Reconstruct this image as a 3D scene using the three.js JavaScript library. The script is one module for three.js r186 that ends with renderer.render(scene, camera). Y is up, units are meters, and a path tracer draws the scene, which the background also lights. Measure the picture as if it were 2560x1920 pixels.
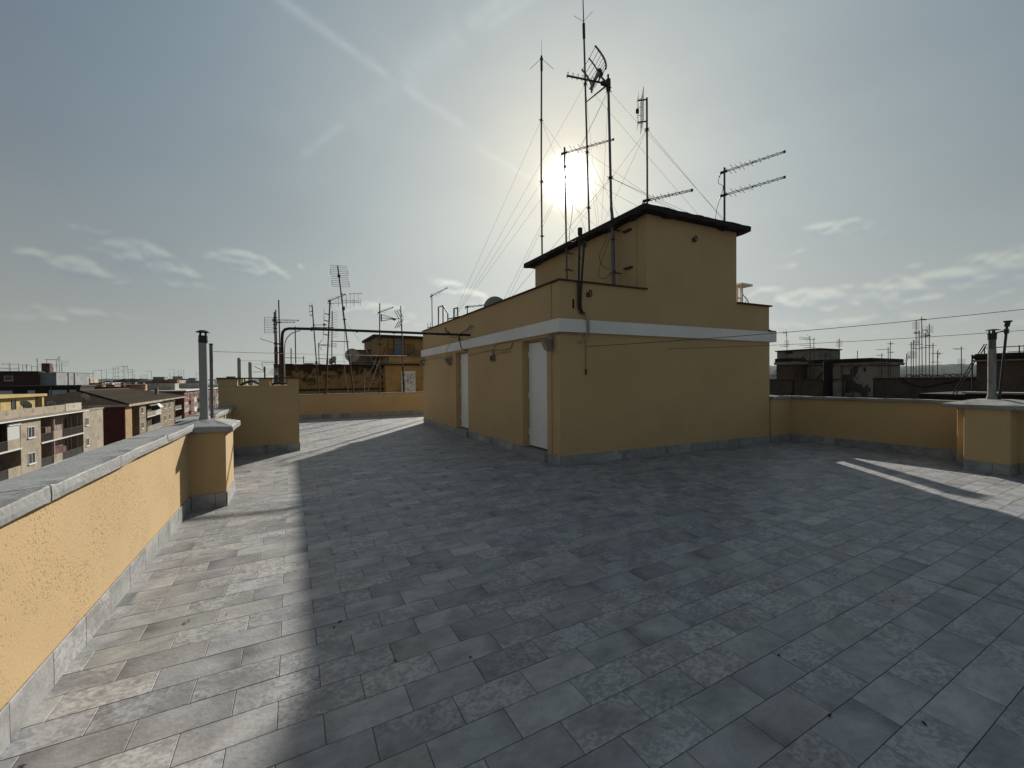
import * as THREE from 'three';
import { mergeGeometries } from 'three/addons/utils/BufferGeometryUtils.js';

/* ---------- camera, sky, sun, exposure ---------- */
const scene = new THREE.Scene();
const R = Math.PI / 180;
const camera = new THREE.PerspectiveCamera(86.11, 4 / 3, 0.05, 20000);
camera.position.set(0, 1.66, 0);
camera.rotation.set(-0.647 * R, -28.17 * R, -0.449 * R, 'YXZ');
const renderer = new THREE.WebGLRenderer({ antialias: true });
renderer.toneMapping = THREE.LinearToneMapping;
renderer.toneMappingExposure = 1.15;
renderer.shadowMap.enabled = true;

function rng(a) { return () => { a |= 0; a = a + 0x6D2B79F5 | 0; let t = Math.imul(a ^ a >>> 15, 1 | a); t = t + Math.imul(t ^ t >>> 7, 61 | t) ^ t; return ((t ^ t >>> 14) >>> 0) / 4294967296; }; }
function makeNoise(seed) {
  const r = rng(seed), T = new Float32Array(65536); for (let i = 0; i < 65536; i++) T[i] = r();
  return (x, y) => {
    const xi = Math.floor(x), yi = Math.floor(y); let u = x - xi, v = y - yi; u = u * u * (3 - 2 * u); v = v * v * (3 - 2 * v);
    const x0 = xi & 255, x1 = (xi + 1) & 255, y0 = (yi & 255) << 8, y1 = ((yi + 1) & 255) << 8;
    const a = T[x0 + y0], b = T[x1 + y0], c = T[x0 + y1], d = T[x1 + y1];
    return a + (b - a) * u + (c - a) * v + (a - b - c + d) * u * v;
  };
}
const N = makeNoise(7), N2 = makeNoise(19);
function fbm(x, y, o = 5, n = N) { let s = 0, a = .5, t = 0; for (let i = 0; i < o; i++) { s += a * n(x, y); t += a; x = x * 2.03 + 17.3; y = y * 2.01 + 9.7; a *= .5; } return s / t; }
const clamp = (x, a = 0, b = 1) => Math.min(b, Math.max(a, x));
const sm = (a, b, x) => { x = clamp((x - a) / (b - a)); return x * x * (3 - 2 * x); };
const lerp = (a, b, t) => a + (b - a) * t;
const V = (x, y, z) => new THREE.Vector3(x, y, z);

const SUN = V(0.534, 0.429, -0.729).normalize();
{ // sky: hazy afternoon air, glow round the low sun, broken clouds low down, two old contrails
  const W = 2048, H = 1024, d = new Float32Array(W * H * 4), p = V(0, 0, 0);
  const trails = [ // arcs between two directions: [from, to, half width, strength]
    [V(-.03, .632, -.774), V(.186, .569, -.801), .0075, .06], [V(.186, .569, -.801), V(.335, .512, -.79), .0085, .045], [V(.345, .490, -.80), V(.475, .43, -.768), .005, .04],
    [V(.36, .69, -.63), V(.285, .642, -.712), .014, .05], [V(.285, .642, -.712), V(.186, .569, -.801), .026, .042], [V(.41, .69, -.60), V(.316, .641, -.699), .007, .04],
    [V(.186, .569, -.801), V(.10, .50, -.86), .030, .02], [V(.098, .502, -.859), V(.015, .430, -.902), .0075, .035]].map(([a, b, w, s]) => { a = a.clone().normalize(); b = b.clone().normalize(); const n = a.clone().cross(b).normalize(); return { a, b, n, w, s, len: a.angleTo(b) }; });
  const puffs = [ // azimuth (deg right of -z), elevation, half sizes, density, slope
    [-13.5, 12.8, 5.4, 1.5, 1, -.30], [-16.2, 13.7, 2.4, .7, .8, -.34], [-18, 10.9, 4.4, .9, .9, -.13], [-13.3, 10.6, 3.6, 1.0, .45, -.1], [-4.2, 13.6, 4.4, 1.3, 1, -.22], [1.0, 14.2, .9, .4, .8, -.7], [-20, 6.7, 8, .85, .62, 0],
    [19.5, 12.9, 2.6, 1.1, .9, -.1], [23, 11.4, 3.6, 1.2, .85, -.3], [9.5, 9.5, 4, 1.2, .9, .1], [13, 8.0, 3.2, .9, .6, 0], [28, 9.5, 6, 1.2, .5, 0], [0, 5.6, 8, .7, .35, 0], [15, 5.5, 8, .7, .4, 0],
    [64.3, 8.7, 3.8, 1.6, 1, 0], [60.5, 9.9, 3, 1.5, .55, 0], [66.5, 15.6, 4.2, 1.1, .7, -.15], [61.5, 13, 2.8, 1.3, .6, .5], [71.6, 8.8, 4, 1.7, 1, .12], [77.5, 9.3, 4.6, 1.9, 1, 0], [83.5, 8.6, 6, 2.2, .95, 0], [68, 6.0, 9, 1.0, .7, 0], [79, 5.8, 7, 1.1, .6, 0],
    [94, 10, 8, 2.4, .9, 0], [110, 12, 9, 2.2, .8, .05], [130, 9, 12, 2.5, .8, 0], [160, 11, 14, 2.5, .7, 0], [-60, 12, 12, 2.2, .7, 0], [-85, 8, 10, 2, .7, 0], [-110, 11, 14, 2.3, .7, 0], [-150, 10, 14, 2.3, .7, 0], [45, 8, 7, 1.2, .5, 0]];
  const cloud = (az, e) => { // how thick the cloud is in a direction
    const wx = (fbm(az * .42 + 3, e * .9 + 7, 4) - .5) * 3.0, wy = (fbm(az * .5 + 60, e * 1.1 + 31, 4) - .5) * 1.5; let s = 0;
    for (const [ca, ce, sa, se, dn, tl] of puffs) { let da = az - ca; if (da > 180) da -= 360; if (da < -180) da += 360; if (Math.abs(da) > sa * 2.2 + 3) continue; da += wx; const de = e - ce - (da - wx) * tl + wy, q = (da / sa) ** 2 + (de > 0 ? (de / se) ** 2 : (de / (se * 1.5)) ** 2); if (q < 4) s = Math.max(s, dn * (1.05 - q * .62)); }
    return s <= 0 ? 0 : clamp(s - .42 + (fbm(az * .62, e * 1.35, 6, N2) - .38) * .85);
  };
  for (let j = 0; j < H; j++) for (let i = 0; i < W; i++) {
    const th = ((i + .5) / W - .5) * 2 * Math.PI, el = ((j + .5) / H - .5) * Math.PI;
    p.set(Math.cos(el) * Math.cos(th), Math.sin(el), Math.cos(el) * Math.sin(th));
    const g = Math.acos(clamp(p.dot(SUN), -1, 1)) / R, e = el / R;
    // clear air
    const f1 = Math.exp(-Math.pow(g / 36, 1.4)), f2 = Math.exp(-g / 7), soft = (x, m) => .5 * (x + m + Math.hypot(x - m, .03));
    let r = soft(-.03 + .63 * f1 + .44 * f2, .108), gg = soft(.045 + .61 * f1 + .25 * f2, .150), b = soft(.13 + .525 * f1 + .0 * f2, .186);
    const hz = Math.exp(-Math.max(e, 0) / 16) * .9; // pale haze along the horizon
    r = lerp(r, .355 + .72 * f1, hz); gg = lerp(gg, .36 + .725 * f1, hz); b = lerp(b, .312 + .66 * f1, hz);
    // uneven thin veil
    const az = Math.atan2(p.x, -p.z) / R;
    const veil = (fbm(az * .06 + 40, e * .16 + 9, 5) - .5) * .16 * sm(2, 25, e); r *= 1 + veil; gg *= 1 + veil; b *= 1 + veil * .8;
    // aureole of the sun behind the haze
    const core = 9 * Math.exp(-Math.pow(g / 1.75, 2)) + .12 * Math.exp(-Math.pow(g / 5.0, 1.3)); r += core; gg += core * .98; b += core * .9;
    if (e > 0) {
      // contrails
      for (const t of trails) {
        const off = Math.asin(clamp(p.dot(t.n), -1, 1)); if (Math.abs(off) > t.w * 4) continue;
        const along = Math.atan2(p.clone().addScaledVector(t.n, -p.dot(t.n)).normalize().cross(t.a).dot(t.n) * -1, p.dot(t.a)) / t.len;
        if (along < -.05 || along > 1.05) continue;
        const w = t.w * (.75 + .6 * fbm(along * 9, 3 + t.w * 99, 3)), k = Math.exp(-Math.pow(off / w, 2)) * sm(-.05, .12, along) * sm(1.05, .80, along) * (.55 + .9 * fbm(along * 26 * t.len * 3, off * 90 + 5, 4)) * t.s;
        r += k; gg += k; b += k;
      }
      // clouds
      if (e < 24) {
        const c = cloud(az, e); if (c > .004) {
          const up = cloud(az + .12, e + .55), lit = clamp(.22 + (c - up) * 2.3), A = sm(0, .6, c) * .66, near = .05 + .16 * Math.exp(-Math.pow(g / 40, 1.3));
          const B = [r * .90 + .005, gg * .92 + .010, b * .97 + .018], K = [r * 1.24 + near, gg * 1.20 + near * .98, b * 1.10 + near * .88];
          r = lerp(r, lerp(B[0], K[0], lit), A); gg = lerp(gg, lerp(B[1], K[1], lit), A); b = lerp(b, lerp(B[2], K[2], lit), A);
        }
      }
    } else { const k = sm(0, -6, e); r = lerp(r, .09, k); gg = lerp(gg, .085, k); b = lerp(b, .075, k); }
    const o = (j * W + i) * 4; d[o] = r / 1.15; d[o + 1] = gg / 1.15; d[o + 2] = b / 1.15; d[o + 3] = 1;
  }
  const sky = new THREE.DataTexture(d, W, H, THREE.RGBAFormat, THREE.FloatType);
  sky.mapping = THREE.EquirectangularReflectionMapping; sky.magFilter = THREE.LinearFilter; sky.minFilter = THREE.LinearFilter; sky.wrapS = THREE.RepeatWrapping; sky.needsUpdate = true;
  scene.background = sky; scene.environment = sky;
}
const sun = new THREE.DirectionalLight(new THREE.Color(1, .945, .85), 5);
sun.position.copy(SUN).multiplyScalar(60); sun.castShadow = true; sun.shadow.radius = 1.6;
sun.shadow.mapSize.set(4096, 4096); Object.assign(sun.shadow.camera, { left: -40, right: 40, top: 40, bottom: -40, near: .5, far: 260 });
scene.add(sun, sun.target);

/* ---------- helpers ---------- */
const used = {};
function numbered(n) { const k = used[n] = (used[n] || 0) + 1; return k === 1 ? n : n + '_' + String(k - 1).padStart(3, '0'); }
function reg(o) { o.traverse(m => { if (m.isMesh) { m.castShadow = true; m.receiveShadow = true; } }); return o; }
// a thing: a group standing at its base; parts are given in world coordinates
function thing(name, label, category, base, group, kind) {
  const o = new THREE.Group(); o.name = numbered(name); o.position.set(...base); o.userData = {};
  if (label) o.userData.label = label; if (category) o.userData.category = category; if (group) o.userData.group = group; if (kind) o.userData.kind = kind;
  scene.add(o); return o;
}
function rootOf(o) { while (o.parent && o.parent !== scene) o = o.parent; return o; }
function part(name, geo, m, parent, label) {
  if (Array.isArray(geo)) geo = merge(geo);
  const b = rootOf(parent).position; geo.translate(-b.x, -b.y, -b.z);
  const me = new THREE.Mesh(geo, m); me.name = name; me.castShadow = me.receiveShadow = true; if (label) me.userData.label = label; parent.add(me); return me;
}
function single(name, geo, m, label, category, base, group, kind) {
  if (Array.isArray(geo)) geo = merge(geo);
  geo.translate(-base[0], -base[1], -base[2]);
  const me = new THREE.Mesh(geo, m); me.name = numbered(name); me.position.set(...base); me.castShadow = me.receiveShadow = true;
  if (label) me.userData.label = label; if (category) me.userData.category = category; if (group) me.userData.group = group; if (kind) me.userData.kind = kind;
  scene.add(me); return me;
}
function flat(g) { if (g.index) g = g.toNonIndexed(); for (const k of Object.keys(g.attributes)) if (!['position', 'normal', 'uv', 'color'].includes(k)) g.deleteAttribute(k); return g; }
function merge(l) { const a = l.map(flat), hasC = a.some(g => g.attributes.color); if (!hasC) a.forEach(g => g.deleteAttribute('color')); return mergeGeometries(a, false); }
function uvm(g, s = 1) { // texture coordinates in metres, by the way each face points
  g = flat(g); const p = g.attributes.position, n = g.attributes.normal, u = new Float32Array(p.count * 2);
  for (let i = 0; i < p.count; i += 3) {
    let ax = 0, ay = 0, az = 0; for (let k = 0; k < 3; k++) { ax += Math.abs(n.getX(i + k)); ay += Math.abs(n.getY(i + k)); az += Math.abs(n.getZ(i + k)); }
    for (let k = 0; k < 3; k++) {
      const x = p.getX(i + k), y = p.getY(i + k), z = p.getZ(i + k); let a, b;
      if (ay >= ax && ay >= az) { a = x; b = z; } else if (ax >= az) { a = z + .37; b = y; } else { a = x + .11; b = y; }
      u[(i + k) * 2] = a / s; u[(i + k) * 2 + 1] = b / s;
    }
  }
  g.setAttribute('uv', new THREE.BufferAttribute(u, 2)); return g;
}
function box(x0, x1, y0, y1, z0, z1) { const g = new THREE.BoxGeometry(Math.abs(x1 - x0), Math.abs(y1 - y0), Math.abs(z1 - z0)); g.translate((x0 + x1) / 2, (y0 + y1) / 2, (z0 + z1) / 2); return uvm(g); }
function bbox(x0, x1, y0, y1, z0, z1, r = .012) { // box with chamfered edges
  if (x0 > x1) [x0, x1] = [x1, x0]; if (z0 > z1) [z0, z1] = [z1, z0];
  const P = []; const cx = (x0 + x1) / 2, cy = (y0 + y1) / 2, cz = (z0 + z1) / 2, hx = (x1 - x0) / 2, hy = (y1 - y0) / 2, hz = (z1 - z0) / 2;
  const v = (sx, sy, sz, ax) => [cx + sx * (hx - (ax === 0 ? 0 : r)), cy + sy * (hy - (ax === 1 ? 0 : r)), cz + sz * (hz - (ax === 2 ? 0 : r))];
  const quad = (a, b, c, d, out) => { const ux = b[0] - a[0], uy = b[1] - a[1], uz = b[2] - a[2], wx = c[0] - a[0], wy = c[1] - a[1], wz = c[2] - a[2]; const n = [uy * wz - uz * wy, uz * wx - ux * wz, ux * wy - uy * wx]; const s = n[0] * out[0] + n[1] * out[1] + n[2] * out[2]; if (s < 0) [b, d] = [d, b]; P.push(...a, ...b, ...c, ...a, ...c, ...d); };
  const tri = (a, b, c, out) => { const ux = b[0] - a[0], uy = b[1] - a[1], uz = b[2] - a[2], wx = c[0] - a[0], wy = c[1] - a[1], wz = c[2] - a[2]; const s = (uy * wz - uz * wy) * out[0] + (uz * wx - ux * wz) * out[1] + (ux * wy - uy * wx) * out[2]; if (s < 0) [b, c] = [c, b]; P.push(...a, ...b, ...c); };
  for (const s of [-1, 1]) {
    quad(v(s, -1, -1, 0), v(s, 1, -1, 0), v(s, 1, 1, 0), v(s, -1, 1, 0), [s, 0, 0]);
    quad(v(-1, s, -1, 1), v(1, s, -1, 1), v(1, s, 1, 1), v(-1, s, 1, 1), [0, s, 0]);
    quad(v(-1, -1, s, 2), v(1, -1, s, 2), v(1, 1, s, 2), v(-1, 1, s, 2), [0, 0, s]);
  }
  for (const a of [-1, 1]) for (const b of [-1, 1]) {
    quad(v(a, b, -1, 0), v(a, b, 1, 0), v(a, b, 1, 1), v(a, b, -1, 1), [a, b, 0]);
    quad(v(a, -1, b, 0), v(a, 1, b, 0), v(a, 1, b, 2), v(a, -1, b, 2), [a, 0, b]);
    quad(v(-1, a, b, 1), v(1, a, b, 1), v(1, a, b, 2), v(-1, a, b, 2), [0, a, b]);
    for (const c of [-1, 1]) tri(v(a, b, c, 0), v(a, b, c, 1), v(a, b, c, 2), [a, b, c]);
  }
  const g = new THREE.BufferGeometry(); g.setAttribute('position', new THREE.BufferAttribute(new Float32Array(P), 3)); g.computeVertexNormals(); return uvm(g);
}
function bar(a, b, r, seg = 6, r2) { // round bar between two points
  const d = b.clone().sub(a), l = d.length(); const g = new THREE.CylinderGeometry(r2 ?? r, r, l, seg, 1);
  g.applyQuaternion(new THREE.Quaternion().setFromUnitVectors(V(0, 1, 0), d.normalize())); const m = a.clone().add(b).multiplyScalar(.5); g.translate(m.x, m.y, m.z); return flat(g);
}
function tube(pts, r, seg = 6, n) { return flat(new THREE.TubeGeometry(new THREE.CatmullRomCurve3(pts.map(p => p.isVector3 ? p : V(...p)), false, 'centripetal'), n || pts.length * 6, r, seg, false)); }
function sagWire(a, b, sag, r) { const l = []; for (let i = 0; i <= 14; i++) { const t = i / 14, p = a.clone().lerp(b, t); p.y -= sag * 4 * t * (1 - t); l.push(p); } return tube(l, r, 5, 28); }
function wallShape(pts, holes, th) { // an upright wall from its outline (s, y), thickness going back
  const s = new THREE.Shape(pts.map(p => new THREE.Vector2(...p))); for (const h of holes) s.holes.push(new THREE.Path(h.map(p => new THREE.Vector2(...p))));
  return new THREE.ExtrudeGeometry(s, { depth: th, bevelEnabled: false });
}
function prism(poly, y0, y1) { const s = new THREE.Shape(poly.map(p => new THREE.Vector2(p[0], -p[1]))); const g = new THREE.ExtrudeGeometry(s, { depth: y1 - y0, bevelEnabled: false }); g.rotateX(-Math.PI / 2); g.translate(0, y0, 0); return uvm(g); }

/* ---------- textures and materials ---------- */
function tex(w, h, fn, srgb, rep = true) {
  const d = new Uint8Array(w * h * 4); for (let j = 0; j < h; j++) for (let i = 0; i < w; i++) { const c = fn(i / w, j / h, i, j), o = (j * w + i) * 4; if (typeof c === 'number') { d[o] = d[o + 1] = d[o + 2] = clamp(c) * 255; } else { d[o] = clamp(c[0]) * 255; d[o + 1] = clamp(c[1]) * 255; d[o + 2] = clamp(c[2]) * 255; } d[o + 3] = 255; }
  const t = new THREE.DataTexture(d, w, h, THREE.RGBAFormat); t.magFilter = THREE.LinearFilter; t.minFilter = THREE.LinearMipmapLinearFilter; t.generateMipmaps = true; if (rep) t.wrapS = t.wrapT = THREE.RepeatWrapping; if (srgb) t.colorSpace = THREE.SRGBColorSpace; t.needsUpdate = true; return t;
}
function rp(t, k) { const c = t.clone(); c.repeat.set(k, k); c.needsUpdate = true; return c; }
const toS = l => l <= .0031308 ? l * 12.92 : 1.055 * Math.pow(l, 1 / 2.4) - .055;
const lin = (r, g, b) => new THREE.Color().setRGB(r, g, b);
// periodic fbm so that the sheet tiles: four-corner blend
function pf(u, v, s, o, n = N) { const a = fbm(u * s, v * s, o, n), b = fbm((u - 1) * s, v * s, o, n), c = fbm(u * s, (v - 1) * s, o, n), d = fbm((u - 1) * s, (v - 1) * s, o, n); const x = sm(.75, 1, u), y = sm(.75, 1, v); return lerp(lerp(a, b, x), lerp(c, d, x), y); }
const grainT = tex(1024, 1024, (u, v) => { // rough-cast plaster: pits gathered in patches, faint stains (2.2 m)
  const patch = sm(.40, .62, pf(u, v, 7, 4)), pit = sm(.60, .80, pf(u, v, 230, 2, N2)), st = pf(u, v, 4, 5, N2) - .5;
  let k = .965 - pit * (.07 + .26 * patch) + st * .16 + (pf(u, v, 300, 1) - .5) * .10; return [k * .99, k * .985, k * (.975 - .03 * patch)];
}, false);
const grainB = tex(1024, 1024, (u, v) => { const patch = sm(.36, .62, pf(u, v, 7, 4)); return .6 - sm(.55, .80, pf(u, v, 230, 2, N2)) * (.2 + .4 * patch) + (pf(u, v, 300, 1) - .5) * .3 + (pf(u, v, 20, 3) - .5) * .2; });
const smoothT = tex(1024, 1024, (u, v) => { const k = .955 + (pf(u, v, 5, 5) - .5) * .16 + (pf(u, v, 220, 2, N2) - .5) * .10 + (pf(u, v, 40, 3, N2) - .5) * .05; return [k, k * .995, k * .985]; });
const smoothB = tex(512, 512, (u, v) => .5 + (pf(u, v, 120, 2) - .5) * .8 + (pf(u, v, 9, 3) - .5) * .3);
const cementT = tex(512, 512, (u, v) => { const a = pf(u, v, 6, 5), s = sm(.55, .72, pf(u, v, 12, 4, N2)); const k = .78 + (a - .5) * .5 - s * .16 + (pf(u, v, 120, 2) - .5) * .2; return [k, k, k * .985]; });
const cementB = tex(512, 512, (u, v) => pf(u, v, 16, 5) * .8 + (pf(u, v, 90, 2) - .5) * .3);
const membT = tex(512, 512, (u, v) => { const a = pf(u, v, 5, 5), st = sm(.58, .70, pf(u, v * .35 % 1, 14, 4, N2)), w = sm(.62, .75, pf(u, v, 26, 3)); const k = .80 + (a - .5) * .34 - st * .22 + w * .14 + (pf(u, v, 140, 2) - .5) * .16; return [k, k, k * .99]; });
const membB = tex(512, 512, (u, v) => pf(u, v, 10, 4) * .7 + pf(u, v, 60, 3, N2) * .35);
const tarT = tex(512, 512, (u, v) => { const k = .62 + (pf(u, v, 8, 5) - .5) * .9 + (pf(u, v, 120, 2) - .5) * .4; return [k, k * .97, k * .92]; });
const mouldT = tex(1024, 256, (u, v) => { // old wall: ochre render, black growth from the coping down, bare patches  (8.5 m x 2.2 m)
  const run = fbm(u * 60, 3, 3), f = fbm(u * 26, v * 7, 6), f2 = fbm(u * 50 + 9, v * 14, 5, N2);
  const dark = clamp(sm(.52 + .20 * run, .86 + .12 * run, v + (f - .5) * .75) + sm(.62, .70, f2) * .75 + sm(.60, .66, fbm(u * 18 + 5, v * 6, 5)) * sm(.3, .5, v) * .8);
  const k = .85 + (fbm(u * 90, v * 25, 4) - .5) * .5; return [lerp(k, .13, dark), lerp(k, .115, dark), lerp(k, .10, dark)];
}, false, false);
const peelT = tex(512, 256, (u, v) => { // peeling render over dark mortar
  const f = fbm(u * 7 + 3, v * 4 + 1, 6); const hole = sm(.50, .52, f * .75 + .34 * Math.exp(-(((u - .42) / .22) ** 2 + ((v - .45) / .5) ** 2))); const st = sm(.5, .8, fbm(u * 40, v * 5, 4, N2));
  const k = .86 + (fbm(u * 50, v * 30, 4) - .5) * .4 - st * .22; return [lerp(k, .22, hole), lerp(k, .22, hole), lerp(k, .22, hole)];
}, false, false);
const M = {};
function std(c, o = {}) { return new THREE.MeshStandardMaterial({ color: c, roughness: .85, metalness: 0, ...o }); }
const YEL = lin(.505, .358, .188);
M.rough = std(YEL, { map: rp(grainT, 1 / 2.2), bumpMap: rp(grainB, 1 / 2.2), bumpScale: .0022, roughness: .95 });
M.yellow = std(YEL, { map: rp(smoothT, 1 / 3.1), bumpMap: rp(smoothB, 1 / 1.3), bumpScale: .0016, roughness: .95 });
M.white = std(lin(.76, .755, .745), { map: rp(smoothT, 1 / 2.7), roughness: .7 });
M.doorWhite = std(lin(.78, .775, .775), { map: rp(smoothT, 1 / 4.7), roughness: .45 });
M.memb = std(lin(.34, .34, .335), { map: rp(membT, 1 / 1.15), bumpMap: rp(membB, 1 / 1.15), bumpScale: .010, roughness: .55 });
M.cement = std(lin(.33, .325, .31), { map: rp(cementT, 1 / 1.1), bumpMap: rp(cementB, 1 / 1.1), bumpScale: .006, roughness: .95 });
M.tar = std(lin(.028, .024, .021), { map: rp(tarT, 1 / 1.4), bumpMap: rp(cementB, 1 / .9), bumpScale: .012, roughness: .95 });
M.mould = std(lin(.26, .17, .08), { map: mouldT, roughness: .95 });
M.peel = std(lin(.34, .30, .25), { map: peelT, roughness: .95 });
M.oldplaster = std(lin(.27, .235, .19), { map: rp(cementT, 1 / 2.1), roughness: .95 });
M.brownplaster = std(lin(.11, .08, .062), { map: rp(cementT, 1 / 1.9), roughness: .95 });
M.black = std(lin(.012, .012, .013), { roughness: .5 });
M.rubber = std(lin(.022, .021, .021), { roughness: .75 });
M.galv = std(lin(.17, .17, .175), { map: rp(cementT, 1 / .4), roughness: .65, metalness: .3 });
M.alu = std(lin(.13, .13, .13), { roughness: .75, metalness: .2 });
M.rust = std(lin(.085, .045, .03), { map: rp(cementT, 1 / .35), roughness: .9 });
M.wire = std(lin(.16, .155, .15), { roughness: .6, metalness: .4 });
M.cable = std(lin(.30, .28, .24), { roughness: .7 });
M.conduit = std(lin(.36, .27, .13), { roughness: .8 });
M.grey = std(lin(.30, .30, .29), { roughness: .7 });
M.lampBody = std(lin(.20, .19, .17), { roughness: .5 });
M.lampGlass = std(lin(.30, .28, .22), { roughness: .2 });
M.dish = std(lin(.27, .27, .255), { roughness: .6 });
M.glass = std(lin(.03, .035, .04), { roughness: .12 });
M.shut = std(lin(.45, .45, .43), { roughness: .7 });
const plast = (r, g, b) => std(lin(r, g, b), { map: rp(cementT, 1 / 5.3), roughness: .95 });

/* ---------- terrace floor ---------- */
const TU = .4023, TV = .2011, U0 = -.2841, W0 = -2.2419; // module of the 40 x 20 cm tiles and a joint crossing
const tiles = [];
{
  const bed = thing('terrace_floor', 'grey stone-look tiles laid in running bond over the roof terrace', null, [5, -.012, -8], null, 'structure');
  const gap = .0034, XJ = 4.544, XL = -1.19, XR = 11.62, ZN = 3.2, ZF = -20.02;
  part('grout_bed', box(XL - .1, XR + .1, -.16, -.0035, ZF - .05, ZN), std(lin(.10, .10, .10), { map: rp(cementT, 1 / .5), roughness: 1 }), bed);
  // sixty-four tile faces
  const CW = 256, CH = 128, r = rng(5), face = [];
  for (let i = 0; i < 64; i++) face.push({ ox: r() * 200, oy: r() * 200, sty: r(), a: .90 + r() * .2, hue: r() - .5, end: r(), ang: (r() - .5) * .9 });
  const faceAt = (f, x, y) => { // x 0..2, y 0..1
    const c = Math.cos(f.ang), s = Math.sin(f.ang), X = x * c - y * s + f.ox, Y = x * s + y * c + f.oy;
    const lo = fbm(X * 1.1, Y * 1.7, 4), mid = fbm(X * 4, Y * 7, 5, N2), hi = N(X * 60, Y * 60);
    let k = 1 + (lo - .5) * .75 + (N2(X * 26, Y * 30) - .5) * .10;
    if (f.sty < .26) k += (mid - .5) * .45;
    else if (f.sty < .78) k += (sm(.36, .66, fbm(X * 11, Y * 14, 6)) - .45) * .40 * sm(.26, .5, lo) + (mid - .5) * .55;
    else { const e = f.end < .5 ? x : 2 - x; k -= .34 * Math.exp(-((e / .42) ** 2)) * (.5 + mid); k += (mid - .5) * .3 + .16 * sm(.47, .5, mid) * sm(.53, .5, mid); }
    k += (hi - .5) * .10; return k * f.a;
  };
  const atlas = tex(2048, 1024, (u, v, i, j) => {
    const ci = i >> 8, cj = j >> 7, f = face[cj * 8 + ci], x = (i & 255) / 128, y = (j & 127) / 128, k = .72 * faceAt(f, x, y), h = f.hue * .035;
    return [k * (1.0 + h), k * (1.0 + Math.abs(h) * .1), k * (.985 - h)];
  }, false, false);
  const atlasB = tex(1024, 512, (u, v, i, j) => { const f = face[(j >> 6) * 8 + (i >> 7)], x = (i & 127) / 64, y = (j & 63) / 64; return .5 + (fbm((x + f.ox) * 14, (y + f.oy) * 14, 4) - .5) * .8; }, false, false);
  const base = [.376, .371, .379], tints = [[1, 1, 1], [.90, .91, .93], [1.10, 1.10, 1.08], [1.03, .985, .975], [.94, .97, .94], [.82, .84, .87]];
  const mk = t => std(lin(base[0] * t[0], base[1] * t[1], base[2] * t[2]), { map: atlas, bumpMap: atlasB, bumpScale: .0022, roughness: .55 });
  const tm = tints.map(mk), all = mk([1, 1, 1]); all.vertexColors = true;
  function tileGeo(w, d, fi, fu, flip) { // centred, top at y = 0, chamfered edge; fu = part of the face used
    const P = [], U = [], c = .0012, hx = w / 2, hz = d / 2, top = [[-hx + c, 0, -hz + c], [hx - c, 0, -hz + c], [hx - c, 0, hz - c], [-hx + c, 0, hz - c]], rim = [[-hx, -c, -hz], [hx, -c, -hz], [hx, -c, hz], [-hx, -c, hz]];
    const cu = fi % 8, cv = Math.floor(fi / 8), uv = p => { let a = (p[0] + hx) / (TU), b = (p[2] + hz) / TV; a = clamp(fu + a, .012, .988); b = clamp(b, .02, .98); if (flip) { a = 1 - a; b = 1 - b; } return [(cu + a) / 8, (cv + b) / 8]; };
    const tri = (...q) => { for (const p of q) { P.push(...p); U.push(...uv(p)); } };
    tri(top[0], top[2], top[1]); tri(top[0], top[3], top[2]);
    for (let i = 0; i < 4; i++) { const j = (i + 1) % 4, lo = rim.map(p => [p[0], -.010, p[2]]); tri(top[i], top[j], rim[j]); tri(top[i], rim[j], rim[i]); tri(rim[i], rim[j], lo[j]); tri(rim[i], lo[j], lo[i]); }
    const g = new THREE.BufferGeometry(); g.setAttribute('position', new THREE.BufferAttribute(new Float32Array(P), 3)); g.setAttribute('uv', new THREE.BufferAttribute(new Float32Array(U), 2)); g.computeVertexNormals(); return g;
  }
  const rr = rng(77), hw = gap / 2;
  camera.updateMatrixWorld(); camera.updateProjectionMatrix();
  const lay = (xa, xb, row, off) => { // one row of one field, between two X limits
    const zc = W0 + (row + .5) * TV; for (let c = Math.floor((xa - U0) / TU) - 2; c < (xb - U0) / TU + 2; c++) {
      let x0 = U0 + off + (c + (row & 1 ? .5 : 0)) * TU, x1 = x0 + TU; const full = x0; x0 = Math.max(x0, xa); x1 = Math.min(x1, xb); if (x1 - x0 < .02) continue;
      const f = Math.floor(rr() * 64), flip = rr() < .5, t = rr(), ti = t < .3 ? 0 : t < .5 ? 1 : t < .68 ? 2 : t < .82 ? 3 : t < .93 ? 4 : 5;
      tiles.push({ x: (x0 + x1) / 2, z: zc, w: x1 - x0 - 2 * hw, fu: (x0 - full) / TU, f, flip, ti, dy: (rr() - .5) * .0016, tx: (rr() - .5) * .003, tz: (rr() - .5) * .003 });
    }
  };
  for (let row = Math.floor((ZF - W0) / TV); row < (ZN - W0) / TV - 1; row++) {
    const z = W0 + (row + .5) * TV;
    lay(XL, z < -6.45 && z > -15.7 ? 4.56 : XJ - .002, row, 0);
    if (z > -6.62 || z < -15.75) lay(XJ + .005, XR, row, .17);
  }
  const v = V(0, 0, 0); for (const t of tiles) { v.set(t.x, 0, t.z).project(camera); const dd = Math.hypot(t.x, 1.66, t.z); t.vis = (Math.abs(v.x) < 1.02 && Math.abs(v.y) < 1.02 && v.z < 1) ? t.w / (dd * dd * dd) : 0; }
  tiles.sort((a, b) => b.vis - a.vis);
  const cache = {}, rest = [];
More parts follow.
